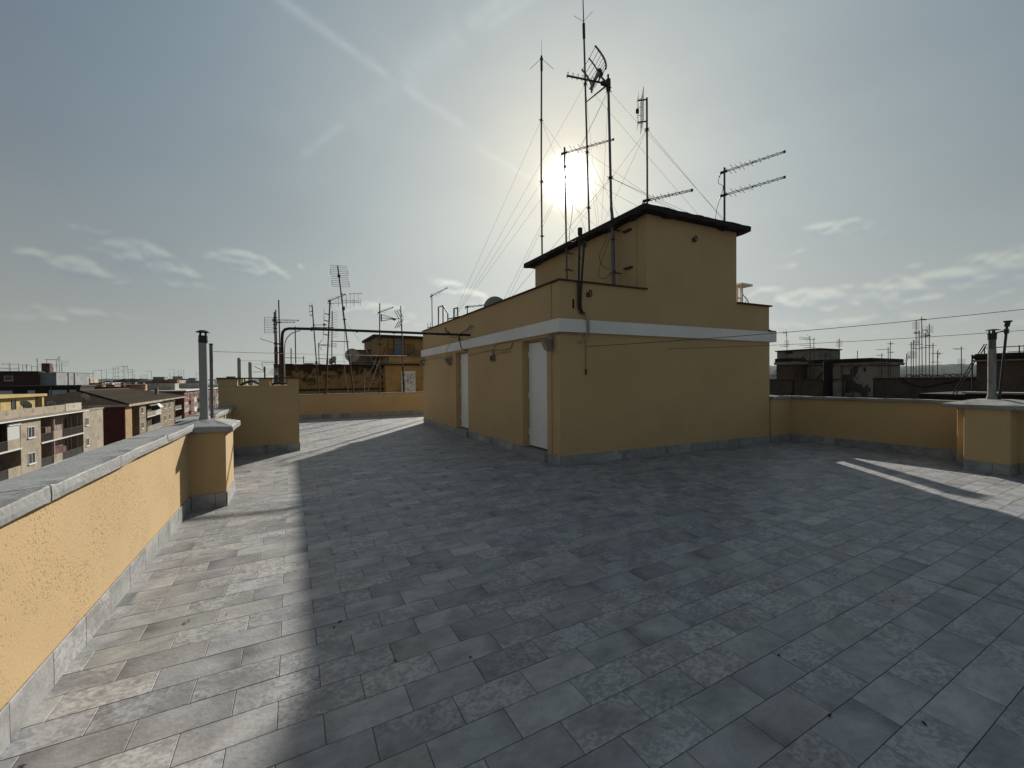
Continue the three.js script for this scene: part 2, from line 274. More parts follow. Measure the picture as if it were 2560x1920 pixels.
  tiles.forEach((t, i) => {
    if (i < 300) {
      const full = t.w > TU - gap - .001, key = full ? t.f + (t.flip ? 'f' : '') : null; const g = key ? (cache[key] ||= tileGeo(t.w, TV - gap, t.f, 0, t.flip)) : tileGeo(t.w, TV - gap, t.f, t.fu, t.flip);
      const m = new THREE.Mesh(g, tm[t.ti]); m.name = 'tile'; m.position.set(t.x - 5, t.dy + .012, t.z + 8); m.rotation.set(t.tx, 0, t.tz); m.castShadow = m.receiveShadow = true; bed.add(m);
    } else {
      const g = tileGeo(t.w, TV - gap, t.f, t.fu, t.flip); g.rotateX(t.tx); g.rotateZ(t.tz); g.translate(t.x, t.dy, t.z); const n = g.attributes.position.count, c = new Float32Array(n * 3); for (let k = 0; k < n; k++) c.set(tints[t.ti], k * 3); g.setAttribute('color', new THREE.BufferAttribute(c, 3)); rest.push(g);
    }
  });
  const fld = part('tile_field', rest, all, bed); fld.userData.kind = 'stuff';
  M.skirt = [0, 1, 2, 4].map(i => tm[i]); M.skirtGeo = tileGeo; M.tileMat = tm;
}
// skirting tiles along a wall foot: from a to b (x, z), the wall on the far side of the normal
function skirting(parent, a, b, nx, nz, seed, h = .185) {
  const r = rng(seed), L = Math.hypot(b[0] - a[0], b[1] - a[1]), dx = (b[0] - a[0]) / L, dz = (b[1] - a[1]) / L, base = rootOf(parent).position; let s = 0, first = .25 + r() * .15;
  while (s < L - .01) {
    let w = s === 0 ? first : .4; if (L - s - w < .06) w = L - s; const g = M.skirtGeo(w - .004, h, Math.floor(r() * 64), 0, r() < .5); g.rotateX(Math.PI / 2); // face to +z
    g.rotateY(Math.atan2(nx, nz)); const q = r() * .0015;
    const m = new THREE.Mesh(g, M.skirt[Math.floor(r() * 4)]); m.name = 'skirting_tile'; m.castShadow = m.receiveShadow = true;
    m.position.set(a[0] + dx * (s + w / 2) + nx * (.0125 + q) - base.x, h / 2 - base.y, a[1] + dz * (s + w / 2) + nz * (.0125 + q) - base.z); parent.add(m); s += w;
  }
}
// a coping length along z, sheet-covered, with an uneven edge and a turned-down lip on its inner side
function coping(z0, z1, xo, xi, y, lip, seed) {
  const r = rng(seed), n = Math.max(4, Math.round(Math.abs(z1 - z0) / .07)), P = [], sgn = Math.sign(xi - xo), ph = r() * 50, rows = [];
  const sag = .012 * (r() - .5), tw = (r() - .5) * .01;
  for (let i = 0; i <= n; i++) {
    const t = i / n, z = lerp(z0, z1, t), a = (fbm(z * 2.3 + ph, seed, 4) - .5) * .050, b = (fbm(z * 2.6 + ph, seed + 9, 4) - .5) * .030, c = (fbm(z * 5 + ph, seed + 20, 4) - .5) * .022, e = (i === 0 || i === n) ? .010 : 0;
    const yy = y + a * .35 + sag * Math.sin(t * 3.14) + tw * (t - .5);
    rows.push([[xo, yy - lip], [xo, yy - .004], [lerp(xo, xi, .3), yy + b * .3], [lerp(xo, xi, .7), yy + .004 + c * .4], [xi - sgn * .007 + sgn * b * .5, yy + .007 + e], [xi + sgn * (.001 + b * .5), yy + .001 + e], [xi + sgn * (.004 + b * .6), yy - lip * .55], [xi + sgn * (c * .8), yy - lip + c * .9], [xi - sgn * .045, yy - lip - .006 + c * .4]].map(p => [p[0], p[1], z]));
  }
  const q = (a, b, c, d) => P.push(...a, ...b, ...c, ...a, ...c, ...d);
  for (let i = 0; i < n; i++) for (let k = 0; k < 8; k++) { const A = rows[i], B = rows[i + 1]; if (sgn * (z1 - z0) < 0) q(A[k], A[k + 1], B[k + 1], B[k]); else q(A[k], B[k], B[k + 1], A[k + 1]); }
  for (const A of [rows[0], rows[n]]) for (let k = 1; k < 8; k++) P.push(...A[0], ...A[k], ...A[k + 1]);
  for (let i = 0; i < n; i++) q(rows[i][8], rows[i + 1][8], rows[i + 1][0], rows[i][0]);
  const g = new THREE.BufferGeometry(); g.setAttribute('position', new THREE.BufferAttribute(new Float32Array(P), 3)); g.computeVertexNormals(); return uvm(g);
}
function slopedCap(x0, x1, z0, z1, y, h, rise, seed, ax, az, ar) { // pillar cap: lip h, sloping up to a flat of half-size ar at (ax, az)
  const P = [], n = 9, ring = [], r = rng(seed); const edge = []; const E = (xa, za, xb, zb) => { for (let i = 0; i < n; i++) edge.push([lerp(xa, xb, i / n), lerp(za, zb, i / n)]); };
  E(x0, z0, x1, z0); E(x1, z0, x1, z1); E(x1, z1, x0, z1); E(x0, z1, x0, z0);
  const w = (i, k) => (fbm(i * .45 + seed, k, 3) - .5) * .03;
  const rings = [[1, -h], [1, 0], [.93, .012], [.55, rise * .55], [.2, rise * .95], [0, rise]].map(([k, dy], ri) => edge.map((e, i) => { const cx = ax + clamp(e[0] - ax, -ar, ar), cz = az + clamp(e[1] - az, -ar, ar); return [lerp(cx, e[0], k) + (ri < 2 ? w(i, ri) * .5 : 0), y + dy + w(i, ri + 5) * (ri < 5 ? .6 : 0), lerp(cz, e[1], k) + (ri < 2 ? w(i, ri + 3) * .5 : 0)]; }));
  for (let a = 0; a < rings.length - 1; a++) for (let i = 0; i < edge.length; i++) { const j = (i + 1) % edge.length, A = rings[a], B = rings[a + 1]; P.push(...A[i], ...B[i], ...B[j], ...A[i], ...B[j], ...A[j]); }
  for (let i = 1; i < edge.length - 1; i++) { P.push(...rings[0][0], ...rings[0][i], ...rings[0][i + 1]); const T = rings[rings.length - 1]; P.push(...T[0], ...T[i + 1], ...T[i]); }
  const g = new THREE.BufferGeometry(); g.setAttribute('position', new THREE.BufferAttribute(new Float32Array(P), 3)); g.computeVertexNormals(); return uvm(g);
}

/* ---------- the building that carries the terrace ---------- */
single('apartment_building', box(-1.42, 11.9, -21, -.165, -20.2, 3.3), M.yellow, 'yellow apartment block below the tiled roof terrace', 'building', [5, -21, -8]);

/* ---------- left parapet ---------- */
{
  const t = thing('parapet_wall', 'sunlit rough yellow parapet along the street side, pale sheet-covered coping', 'parapet', [-1.3, 0, -8]);
  part('wall', box(-1.42, -1.18, -.1, 1.035, 3.2, -20.1), M.rough, t);
  const cuts = [3.2, 1.4, .1, -1.15, -2.28, -3.05, -4.05, -5.35, -6.62]; for (let i = 0; i < cuts.length - 1; i++) part('coping', coping(cuts[i] - .003, cuts[i + 1] + .003, -1.46, -1.125, 1.105, .072, 11 + i * 7), M.memb, t);
  for (const [a, b, s] of [[-7.45, -8.5, 3], [-8.5, -9.75, 31], [-9.75, -11.04, 47], [-12.5, -15, 5], [-15, -17.6, 6], [-17.6, -20.1, 8]]) part('coping', coping(a - .003, b + .003, -1.46, -1.12, 1.105, .072, 100 + s), M.memb, t);
  skirting(t, [-1.18, 3.2], [-1.18, -6.62], 1, 0, 3); skirting(t, [-1.18, -7.47], [-1.18, -11.04], 1, 0, 4); skirting(t, [-1.18, -12.5], [-1.18, -19.9], 1, 0, 5);
}
/* pillar with flue on the left parapet */
{
  const t = thing('masonry_pillar', 'short yellow pillar with grey sloped cap, built against the sunlit parapet', 'pillar', [-1, 0, -7]);
  part('body', bbox(-1.44, -.79, -.05, 1.0, -7.45, -6.635, .014), M.yellow, t);
  part('cap', slopedCap(-1.47, -.70, -7.52, -6.58, 1.062, .065, .075, 21, -1.08, -7.06, .085), M.memb, t);
  skirting(t, [-1.16, -6.635], [-.79, -6.635], 0, 1, 7); skirting(t, [-.79, -6.635], [-.79, -7.45], 1, 0, 8);
  const f = thing('flue_pipe', 'pale grey flue pipe with small black cowl on the left pillar', 'flue', [-1.08, 1.12, -7.06]);
  const c = [-1.08, -7.06]; part('pipe', [bar(V(c[0], 1.10, c[1]), V(c[0] - .004, 2.26, c[1]), .050, 20), bar(V(c[0], 1.10, c[1]), V(c[0], 1.19, c[1]), .075, 20, .052)], M.grey, f);
  part('collar', [bar(V(c[0], 2.2, c[1]), V(c[0], 2.30, c[1]), .054, 20), bar(V(c[0], 2.222, c[1]), V(c[0], 2.236, c[1]), .058, 20)], M.black, f);
  for (let i = 0; i < 4; i++) { const a = i * Math.PI / 2 + .75; part('cowl_leg', bar(V(c[0] + .043 * Math.cos(a), 2.29, c[1] + .043 * Math.sin(a)), V(c[0] + .043 * Math.cos(a), 2.355, c[1] + .043 * Math.sin(a)), .011, 6), M.black, f); }
  const cw = new THREE.LatheGeometry([[0, .03], [.04, .024], [.085, 0], [.083, -.006], [.04, .014], [0, .02]].map(p => new THREE.Vector2(...p)), 24); cw.translate(c[0], 2.35, c[1]); part('cowl', flat(cw), M.black, f);
  const g = thing('line_post', 'slim steel clothesline post just behind the pale flue pipe', 'post', [-1.03, 1.12, -7.3]); part('post', bar(V(-1.03, 1.08, -7.34), V(-1.03, 2.2, -7.34), .022, 10), M.galv, g); part('post_top', bar(V(-1.03, 2.2, -7.34), V(-1.03, 2.215, -7.34), .026, 10), M.rust, g);
}
/* chimney block further along */
{
  const t = thing('chimney_block', 'yellow chimney block with two vent openings under its top slab', 'chimney', [-.5, 0, -11.7]);
  const z0 = -11.05, z1 = -12.45, x0 = -1.44, x1 = .145;
  part('body', bbox(x0, x1, -.05, 1.565, z1, z0, .014), M.yellow, t);
  for (const z of [[z0, z0 - .13], [z1 + .13, z1]]) for (const [a, b] of [[x0, -1.08], [-.67, -.45], [-.09, x1]]) part('vent_pier', box(a + (a === x0 ? .001 : 0), b - (b === x1 ? .001 : 0), 1.563, 1.722, z[1] + .001, z[0] - .001), M.yellow, t);
  part('top_slab', [box(x0 - .03, -1.08, 1.72, 1.748, z1 - .03, z0 + .03), box(-1.08, x1 + .035, 1.72, 1.746, z0 - .14, z0 + .031), box(-.67, x1 + .036, 1.721, 1.747, z1 - .031, z1 + .2)], M.rust, t);
  part('flue_liner', tube([[-1.05, 1.58, -11.5], [-.95, 1.63, -11.4], [-.8, 1.66, -11.45], [-.68, 1.6, -11.5]], .03, 8), M.black, t); part('flue_liner', tube([[-.42, 1.58, -11.5], [-.3, 1.62, -11.45], [-.12, 1.6, -11.5]], .025, 8), M.black, t);
  skirting(t, [-1.18, z0], [x1, z0], 0, 1, 9); skirting(t, [x1, z0], [x1, z1], 1, 0, 10);
  // posts of the washing lines behind it
  for (const [x, h, l] of [[-1.13, 2.24, 'taller square pale post standing at the chimney block'], [-.905, 2.14, 'shorter square pale post standing at the chimney block']]) { const p = thing('line_post', l, 'post', [x, 1.565, -12]); part('post', bbox(x - .036, x + .036, 1.565, h - .03, -12.03, -11.97, .006), M.grey, p); part('post_top', box(x - .032, x + .02, h - .032, h, -12.025, -11.975), M.grey, p); }
}
/* overhead pipe from the chimney block to the stair house */
{
  const t = thing('cable_duct', 'black bent pipe carrying cables from the chimney block to the stair house', 'pipe', [-.19, 1.56, -11.6]);
  part('pipe', tube([[-.2, 1.56, -11.6], [-.2, 2.3, -11.6], [-.195, 2.78, -11.6], [-.17, 2.9, -11.6], [-.10, 2.95, -11.59], [.1, 2.965, -11.57], [2, 2.955, -11.28], [4.50, 2.93, -10.9]], .034, 12, 70), M.rubber, t);
  part('cable', tube([[-.15, 1.6, -11.58], [-.15, 2.4, -11.56], [-.12, 2.66, -11.55], [.0, 2.83, -11.55], [.2, 2.92, -11.53]], .011, 6), M.cable, t);
  for (const s of [.12, .35, .55, .8, .95]) { const p = V(-.1, 2.96, -11.6).lerp(V(4.5, 2.93, -10.9), s); part('clip', bar(p.clone().add(V(-.02, 0, 0)), p.clone().add(V(.02, 0, 0)), .042, 10), M.black, t); }
  part('loose_cable', [tube([[4.0, 2.9, -10.95], [3.8, 3.02, -10.97], [3.78, 3.14, -10.97], [3.86, 3.0, -10.95], [4.1, 2.92, -10.92], [4.42, 3.12, -10.8], [4.47, 3.2, -10.78]], .010, 6), tube([[3.9, 2.86, -10.97], [4.1, 2.86, -10.94], [4.3, 2.95, -10.86], [4.48, 3.16, -10.6]], .008, 6), tube([[3.7, 2.9, -11], [4.2, 2.95, -10.9], [4.45, 3.18, -10.7]], .007, 6)], M.rubber, t);
}
/* far parapet */
{
  const t = thing('parapet_wall', 'yellow parapet at the far end of the terrace, below the rooftop antennas', 'parapet', [3.5, 0, -20.1]);
  part('wall', box(-1.18, 11.9, -.1, 1.05, -20.22, -20), M.yellow, t); part('coping', bbox(-1.2, 11.93, 1.05, 1.078, -20.25, -19.965, .006), M.cement, t);
  skirting(t, [-1.16, -20], [8, -20], 0, 1, 12);
}
/* right parapet with its short return beside the house */
{
  const t = thing('parapet_wall', 'shaded yellow parapet on the right, worn cement coping catching the light', 'parapet', [11.7, 0, -3]);
  part('wall', [box(11.6, 11.85, -.1, 1.10, 3.2, -6.3), box(10.70, 11.6, -.1, 1.099, -6.3, -6.075)], M.yellow, t);
  const cs = [3.2, 1.3, -.6, -1.86]; for (let i = 0; i < 3; i++) part('coping', coping(cs[i] - .002, cs[i + 1] + .002, 11.92, 11.545, 1.165, .062, 300 + i), M.cement, t);
  for (const [a, b, s] of [[-2.84, -4.1, 1], [-4.1, -5.3, 2], [-5.3, -6.34, 3]]) part('coping', coping(a - .002, b + .002, 11.92, 11.545, 1.165, .062, 320 + s), M.cement, t);
  const g = coping(-.003, .85, -.16, .16, 1.163, .062, 340); g.rotateY(-Math.PI / 2); g.scale(-1, 1, 1); const pp = g.attributes.position; for (let i = 0; i < pp.count; i++) { pp.setX(i, pp.getX(i) < 0 ? pp.getX(i) : pp.getX(i)); } g.computeBoundingBox(); g.translate(10.69 - g.boundingBox.min.x, 0, -6.19); g.computeVertexNormals(); part('coping', g, M.cement, t);
  skirting(t, [11.6, 3.2], [11.6, -1.92], -1, 0, 13); skirting(t, [11.6, -2.8], [11.6, -6.06], -1, 0, 15); skirting(t, [10.68, -6.075], [11.59, -6.075], 0, 1, 14);
  const p = thing('masonry_pillar', 'stepped yellow pillar with weathered cement cap on the shaded parapet', 'pillar', [11, 0, -2.35]);
  part('body', bbox(10.40, 11.86, -.05, 1.10, -2.62, -2.08, .012), M.yellow, p); part('side_step', bbox(10.78, 11.857, -.05, 1.098, -2.80, -1.90, .012), M.yellow, p);
  part('cap', slopedCap(10.33, 11.9, -2.88, -1.83, 1.16, .065, .085, 55, 10.86, -2.38, .13), M.cement, p);
  skirting(p, [10.40, -2.62], [10.40, -2.08], -1, 0, 16); skirting(p, [10.78, -2.80], [10.78, -2.635], -1, 0, 17); skirting(p, [10.415, -2.08], [10.77, -2.08], 0, 1, 18); skirting(p, [10.78, -2.06], [10.78, -1.90], -1, 0, 19);
  const f = thing('flue_pipe', 'weathered cement flue with black metal top on the stepped pillar', 'flue', [10.82, 1.24, -2.38]); const c = [10.82, -2.38];
  part('pipe', [bar(V(c[0], 1.22, c[1]), V(c[0], 2.12, c[1]), .052, 18), bar(V(c[0], 1.2, c[1]), V(c[0], 1.32, c[1]), .085, 18, .055)], M.cement, f);
  part('sleeve', bar(V(c[0], 2.12, c[1]), V(c[0], 2.30, c[1]), .048, 18), M.galv, f);
  part('collar', [bar(V(c[0], 2.29, c[1]), V(c[0], 2.39, c[1]), .056, 18), bar(V(c[0], 2.38, c[1]), V(c[0], 2.40, c[1]), .062, 18)], M.black, f);
  for (let i = 0; i < 3; i++) { const a = i * 2.1; part('cowl_leg', bar(V(c[0] + .034 * Math.cos(a), 2.39, c[1] + .034 * Math.sin(a)), V(c[0] + .034 * Math.cos(a), 2.455, c[1] + .034 * Math.sin(a)), .012, 6), M.black, f); }
  const cw = new THREE.LatheGeometry([[0, .022], [.05, .016], [.10, 0], [.098, -.006], [.05, .008], [0, .014]].map(q => new THREE.Vector2(...q)), 20); cw.rotateZ(.12); cw.translate(c[0], 2.455, c[1]); part('cowl', flat(cw), M.black, f);
  const s = thing('leaning_pole', 'thin black pole leaning beside the cement flue, clamp on top', 'pole', [10.86, 1.25, -2.30]);
  part('pole', bar(V(10.84, 1.2, -2.30), V(10.84, 2.53, -2.215), .018, 8), M.black, s); part('head', [bar(V(10.84, 2.5, -2.22), V(10.84, 2.59, -2.205), .036, 8), box(10.80, 10.88, 2.575, 2.60, -2.25, -2.16), box(10.81, 10.87, 2.38, 2.46, -2.245, -2.195)], M.black, s); part('stay', bar(V(10.82, 2.40, -2.34), V(10.84, 2.44, -2.23), .010, 5), M.black, s);
  const k = thing('chimney_stack', 'plain yellow chimney stack standing behind the corner of the stair house', 'chimney', [12.08, 0, -7.28]); part('body', bbox(11.99, 12.28, -.16, 3.02, -7.42, -7.14, .01), M.yellow, k); part('cap', box(11.96, 12.31, 3.02, 3.09, -7.45, -7.11), M.cement, k);
}

/* ---------- stair house ---------- */
const FW = (x, off = 0) => -6.47 + (x - 4.5) * .0594 + off; // z of the front wall at x (the wall runs a little askew)
{
  const t = thing('stair_house', 'yellow rooftop stair house with white band, two white doors and raised block', 'house', [7.5, 0, -10]);
  // front wall in one sheet with the raised block
  const cs = Math.cos(Math.atan(.0594)), L = x => (x - 4.5) / cs;
  const fg = wallShape([[0, -.05], [L(10.66), -.05], [L(10.66), 3.44], [L(9.45), 3.44], [L(9.45), 5.14], [L(6.65), 5.14], [L(6.65), 3.535], [0, 3.535]], [], .3); fg.translate(0, 0, -.3); fg.rotateY(-Math.atan(.0594)); fg.translate(4.5, 0, -6.47);
  part('front_wall', uvm(fg), M.yellow, t);
  const sh = z => -(z + 6.49); // along the side wall, going back
  const hole = (a, b, y0, y1) => [[sh(a), y0], [sh(b), y0], [sh(b), y1], [sh(a), y1]];
  const lg = wallShape([[.27, -.05], [9.2, -.05], [9.2, 3.535], [.27, 3.535]], [hole(-6.92, -7.92, .17, 2.50), hole(-11.1, -12.1, .17, 2.50)], .3); lg.rotateY(Math.PI / 2); lg.translate(4.5, 0, -6.49); // shape x -> -z, depth -> +x
  part('side_wall', uvm(lg), M.yellow, t);
  part('back_wall', box(4.801, 10.66, -.05, 3.53, -15.69, -15.42), M.yellow, t); part('end_wall', box(10.36, 10.66, -.05, 3.43, -15.42, -6.42), M.yellow, t);
  part('roof_deck', box(4.79, 10.37, 3.02, 3.2, -15.43, -6.45), M.tar, t);
  // raised block
  part('block_side_wall', box(6.652, 6.9, 3.2, 5.139, -10.85, FW(6.65) - .295), M.yellow, t); part('block_back_wall', box(6.9, 9.2, 3.2, 5.138, -10.849, -10.6), M.yellow, t); part('block_end_wall', box(9.2, 9.448, 3.2, 5.139, -10.848, FW(9.45) - .298), M.yellow, t);
  { // roof slab with ragged tar edges
    const P = [], out = [], n = 30, seg = (a, b) => { for (let i = 0; i < n; i++) out.push([lerp(a[0], b[0], i / n), lerp(a[1], b[1], i / n)]); }; const A = [6.40, FW(6.4) + .20], B = [9.68, FW(9.68) + .20], C = [9.68, -11.12], D = [6.40, -11.12]; seg(A, B); seg(B, C); seg(C, D); seg(D, A);
    const mm = out.length, rg = [[0, 5.136], [1, 5.142], [1, 5.25], [.96, 5.262], [0, 5.27]].map(([k, y], ri) => out.map((o, i) => { const w = (fbm(i * .55, ri * 3 + 40, 4) - .5), lo = ri === 1 ? -Math.max(0, fbm(i * .3, 77, 3) - .5) * .22 : 0; return k === 0 ? [8.04, y, -8.7] : [lerp(8.04, o[0], k) + w * .03, y + lo + w * .02, lerp(-8.7, o[1], k) + w * .03]; }));
    for (let a = 0; a < 4; a++) for (let i = 0; i < mm; i++) { const j = (i + 1) % mm; P.push(...rg[a][i], ...rg[a][j], ...rg[a + 1][j], ...rg[a][i], ...rg[a + 1][j], ...rg[a + 1][i]); }
    const g = new THREE.BufferGeometry(); g.setAttribute('position', new THREE.BufferAttribute(new Float32Array(P), 3)); g.computeVertexNormals(); part('block_roof_slab', uvm(g), M.tar, t);
  }
  // band and copings
  const bandPoly = o => [[4.5 - o, -15.75], [4.5 - o, FW(4.5) + o], [10.85, FW(10.85) + o], [10.85, FW(10.85) - .25], [10.5, FW(10.5) - .1], [4.6, FW(4.6) - .1], [4.6, -15.75]];
  part('white_band', prism(bandPoly(.065), 2.555, 2.805), M.white, t);
  part('band_fillet', prism(bandPoly(.03), 2.806, 2.835), M.yellow, t);
  part('band_roof', [(() => { const g = new THREE.ConeGeometry(.24, .15, 4); g.rotateY(Math.PI / 4); g.translate(10.74, 2.91, -6.30); return uvm(g); })(), box(10.58, 10.90, 2.81, 2.84, -6.45, -6.06)], M.tar, t);
  part('drain_pipe', [bar(V(10.95, .7, -6.42), V(10.95, 2.62, -6.42), .042, 10), bar(V(10.95, 2.58, -6.42), V(10.95, 2.68, -6.42), .06, 10)], M.black, t); part('corner_pier', box(10.661, 10.845, -.05, 2.553, -6.5, -6.20), M.yellow, t);
  part('parapet_coping', [prism([[4.455, -15.73], [4.455, FW(4.5) + .045], [6.645, FW(6.645) + .045], [6.645, FW(6.645) - .33], [4.83, FW(4.8) - .33], [4.83, -15.73]], 3.536, 3.562), prism([[9.46, FW(9.46) + .05], [10.72, FW(10.7) + .05], [10.72, -15.7], [10.33, -15.7], [10.33, FW(10.33) - .33], [9.46, FW(9.46) - .33]], 3.441, 3.475)], M.rust, t);
  skirting(t, [4.5, -15.69], [4.5, -12.1], -1, 0, 20); skirting(t, [4.5, -11.1], [4.5, -7.92], -1, 0, 21); skirting(t, [4.5, -6.92], [4.5, -6.47], -1, 0, 22);
  { const n = [-.0593, .99824]; skirting(t, [4.5, FW(4.5)], [10.66, FW(10.66)], n[0], n[1], 23); }
  for (const [za, zb] of [[-6.92, -7.92], [-11.1, -12.1]]) { // doorways: stone step, lining, leaf with hinges
    const s = part('door_step', bbox(4.44, 4.80, -.05, .172, zb + .003, za - .003, .006), M.tileMat[1], t);
    part('step_riser', box(4.425, 4.44, 0, .165, zb + .36, za - .01), M.tileMat[0], s);
    part('lining', [box(4.62, 4.8, .17, 2.499, zb + .001, zb + .022), box(4.62, 4.8, 2.47, 2.499, zb + .03, za - .005)], M.yellow, t);
    const d = part('door', bbox(4.655, 4.70, .20, 2.455, zb + .035, za - .012, .004), M.doorWhite, t);
    for (const y of [.5, 1.3, 2.2]) part('hinge', bar(V(4.650, y - .06, zb + .03), V(4.650, y + .06, zb + .03), .012, 8), M.white, d);
    part('handle', [box(4.625, 4.656, 1.2, 1.26, za - .085, za - .055), box(4.618, 4.632, 1.222, 1.24, za - .20, za - .06)], M.alu, d);
    part('kick_strip', box(4.647, 4.655, .205, .225, zb + .04, za - .02), M.white, d);
  }
  // small leaf of wall fixings on the raised block
  for (const [y, z] of [[4.95, -6.88], [4.12, -6.85]]) part('wall_bracket', [box(6.60, 6.655, y - .02, y + .02, z - .11, z + .11), bar(V(6.62, y, z - .1), V(6.56, y, z - .1), .01, 6)], M.rust, t);
  for (const [x, y] of [[5.15, 3.31], [8.02, 4.77]]) part('wall_hook', [box(x - .035, x + .035, y - .04, y + .04, FW(x), FW(x, .03)), tube([[x, y + .03, FW(x, .03)], [x + .03, y + .09, FW(x, .05)], [x + .05, y, FW(x, .06)], [x + .01, y - .05, FW(x, .05)]], .012, 6)], M.rust, t);
}
/* lamps on the stair house */
function floodlight(x, y, z, label, nx, nz) {
  const t = thing('wall_lamp', label, 'lamp', [x, y, z], 'lamps on the stair house'); const T = a => a.map(g => { g.rotateY(Math.atan2(nx, nz)); g.translate(x, y, z); return uvm(g); });
  const hood = (() => { const g = new THREE.BoxGeometry(.17, .25, .10); const p = g.attributes.position; for (let i = 0; i < p.count; i++) { if (p.getY(i) < 0) { p.setX(i, p.getX(i) * .72); p.setZ(i, p.getZ(i) * .55 - .015); } else p.setZ(i, p.getZ(i) + (p.getZ(i) > 0 ? .03 : 0)); } g.rotateX(.32); g.translate(0, -.02, .11); return g.toNonIndexed(); })(); hood.computeVertexNormals();
  part('housing', T([hood]), M.lampBody, t);
  const gl = new THREE.BoxGeometry(.13, .19, .012); gl.rotateX(.50); gl.translate(0, -.03, .175); part('front_glass', T([gl]), M.lampGlass, t);
  const b1 = new THREE.BoxGeometry(.05, .12, .03), b2 = new THREE.CylinderGeometry(.012, .012, .1, 8); b1.translate(0, .1, .015); b2.rotateX(Math.PI / 2); b2.translate(0, .08, .05); part('bracket', T([b1, b2]), M.grey, t);
  part('lead', (() => { const g = tube([[0, .13, .1], [.01, .19, .1], [.05, .20, .06], [.06, .13, .02], [.06, .06, .012]], .008, 6); g.rotateY(Math.atan2(nx, nz)); g.translate(x, y, z); return g; })(), M.conduit, t); return t;
}
floodlight(4.5, 2.34, -6.73, 'slanted floodlight at the house corner beside the nearest white door', -1, 0);
floodlight(4.5, 2.26, -12.5, 'slanted floodlight beside the second white door', -1, 0);
floodlight(4.5, 2.34, -15.55, 'slanted floodlight at the far end of the door wall', -1, 0);
{
  const t = thing('junction_box', 'small grey junction box on the door wall between the doors', 'junction box', [4.5, 2.2, -9.35]);
  part('box', bbox(4.43, 4.5, 2.12, 2.28, -9.43, -9.27, .008), M.lampBody, t); part('cover', bbox(4.415, 4.43, 2.14, 2.26, -9.41, -9.29, .004), M.rust, t); part('nipple', bar(V(4.46, 2.28, -9.34), V(4.46, 2.40, -9.34), .022, 8), M.lampBody, t);
  const c = thing('wall_conduit', 'thin cables and conduit clipped along the door wall under the band', 'cable', [4.49, 2.4, -10]);
  part('cable', tube([[4.485, 2.41, -15.5], [4.485, 2.42, -14], [4.485, 2.38, -12.6]], .009, 6), M.conduit, c); part('cable', tube([[4.485, 2.36, -11.05], [4.485, 2.38, -10.6], [4.485, 2.40, -9.9], [4.485, 2.42, -9.36]], .012, 6), M.conduit, c);
  part('cable', tube([[4.48, 2.41, -9.34], [4.48, 2.37, -8.9], [4.48, 2.40, -8.42], [4.48, 2.44, -8.36], [4.48, 2.52, -8.35]], .013, 6), M.conduit, c); part('cable', tube([[4.482, 2.45, -9.34], [4.482, 2.52, -9.2], [4.482, 2.535, -8.4], [4.482, 2.535, -7.95]], .009, 6), M.conduit, c);
  part('cable', tube([[4.482, 2.30, -9.2], [4.482, 2.31, -8.4]], .004, 5), M.rust, c); part('cable', tube([[4.478, 2.33, -15.68], [4.475, 2.1, -15.66], [4.475, 1.95, -15.6], [4.475, 1.94, -15.4]], .008, 6), M.conduit, c);
  part('cable', tube([[4.5, 2.37, -12.9], [4.42, 2.6, -12.75], [4.43, 2.9, -12.2]], .007, 5), M.conduit, c);
  part('cable', tube([[4.42, 2.86, -11.55], [4.42, 2.74, -11.5], [4.42, 2.60, -11.4], [4.47, 2.52, -11.2], [4.485, 2.50, -11.08]], .012, 6), M.rubber, c); part('cable_tee', [box(4.40, 4.43, 2.84, 2.90, -11.62, -11.5), bar(V(4.415, 2.86, -11.56), V(4.415, 2.96, -11.56), .02, 6)], M.rubber, c);
  const f = thing('front_wall_cable', 'conduit round the corner and hanging cable ends on the front wall', 'cable', [5, 2.4, -6.4]); const z = (x, o) => FW(x, o);
  part('cable', tube([[4.484, 2.52, -6.9], [4.484, 2.53, -6.6], [4.482, 2.53, z(4.49, .02)], [4.55, 2.53, z(4.55, .018)], [4.95, 2.53, z(4.95, .016)]], .014, 6), M.conduit, f);
  part('cable', tube([[5.07, 2.52, z(5.07, .014)], [5.085, 2.4, z(5.08, .014)], [5.085, 1.75, z(5.08, .014)]], .012, 6), M.conduit, f);
  part('cable', tube([[5.06, 2.94, z(5.06, .03)], [5.07, 2.84, z(5.07, .085)], [5.065, 2.55, z(5.06, .085)], [5.04, 2.45, z(5.04, .05)], [4.99, 2.38, z(5, .02)], [4.9, 2.37, z(4.9, .015)]], .017, 7), M.cable, f);
  part('cable', tube([[5.07, 2.93, z(5.07, .03)], [5.095, 2.84, z(5.09, .085)], [5.09, 2.54, z(5.09, .085)], [5.075, 2.5, z(5.07, .02)]], .014, 7), M.cable, f);
  part('cable_end', [box(4.93, 5.06, 2.925, 2.955, z(5, .02), z(5, .05)), bar(V(5.085, 1.74, z(5.08, .016)), V(5.085, 1.85, z(5.08, .016)), .018, 6)], M.rust, f);
  const p = thing('cable_riser', 'pair of black riser pipes standing in front of the raised block', 'pipe', [4.95, 3, -6.4]);
  part('pipe', tube([[5.0, 2.96, z(5, .03)], [4.91, 3.02, z(4.9, .04)], [4.905, 3.1, z(4.9, .04)], [4.92, 3.8, z(4.9, .04)], [4.94, 4.45, z(4.9, .04)]], .021, 8), M.rubber, p); part('pipe', tube([[5.0, 2.96, z(5, .035)], [4.95, 3.02, z(4.94, .05)], [4.945, 3.1, z(4.94, .05)], [4.98, 3.6, z(5, .04)], [5.04, 4.24, z(5, .04)]], .021, 8), M.rubber, p);
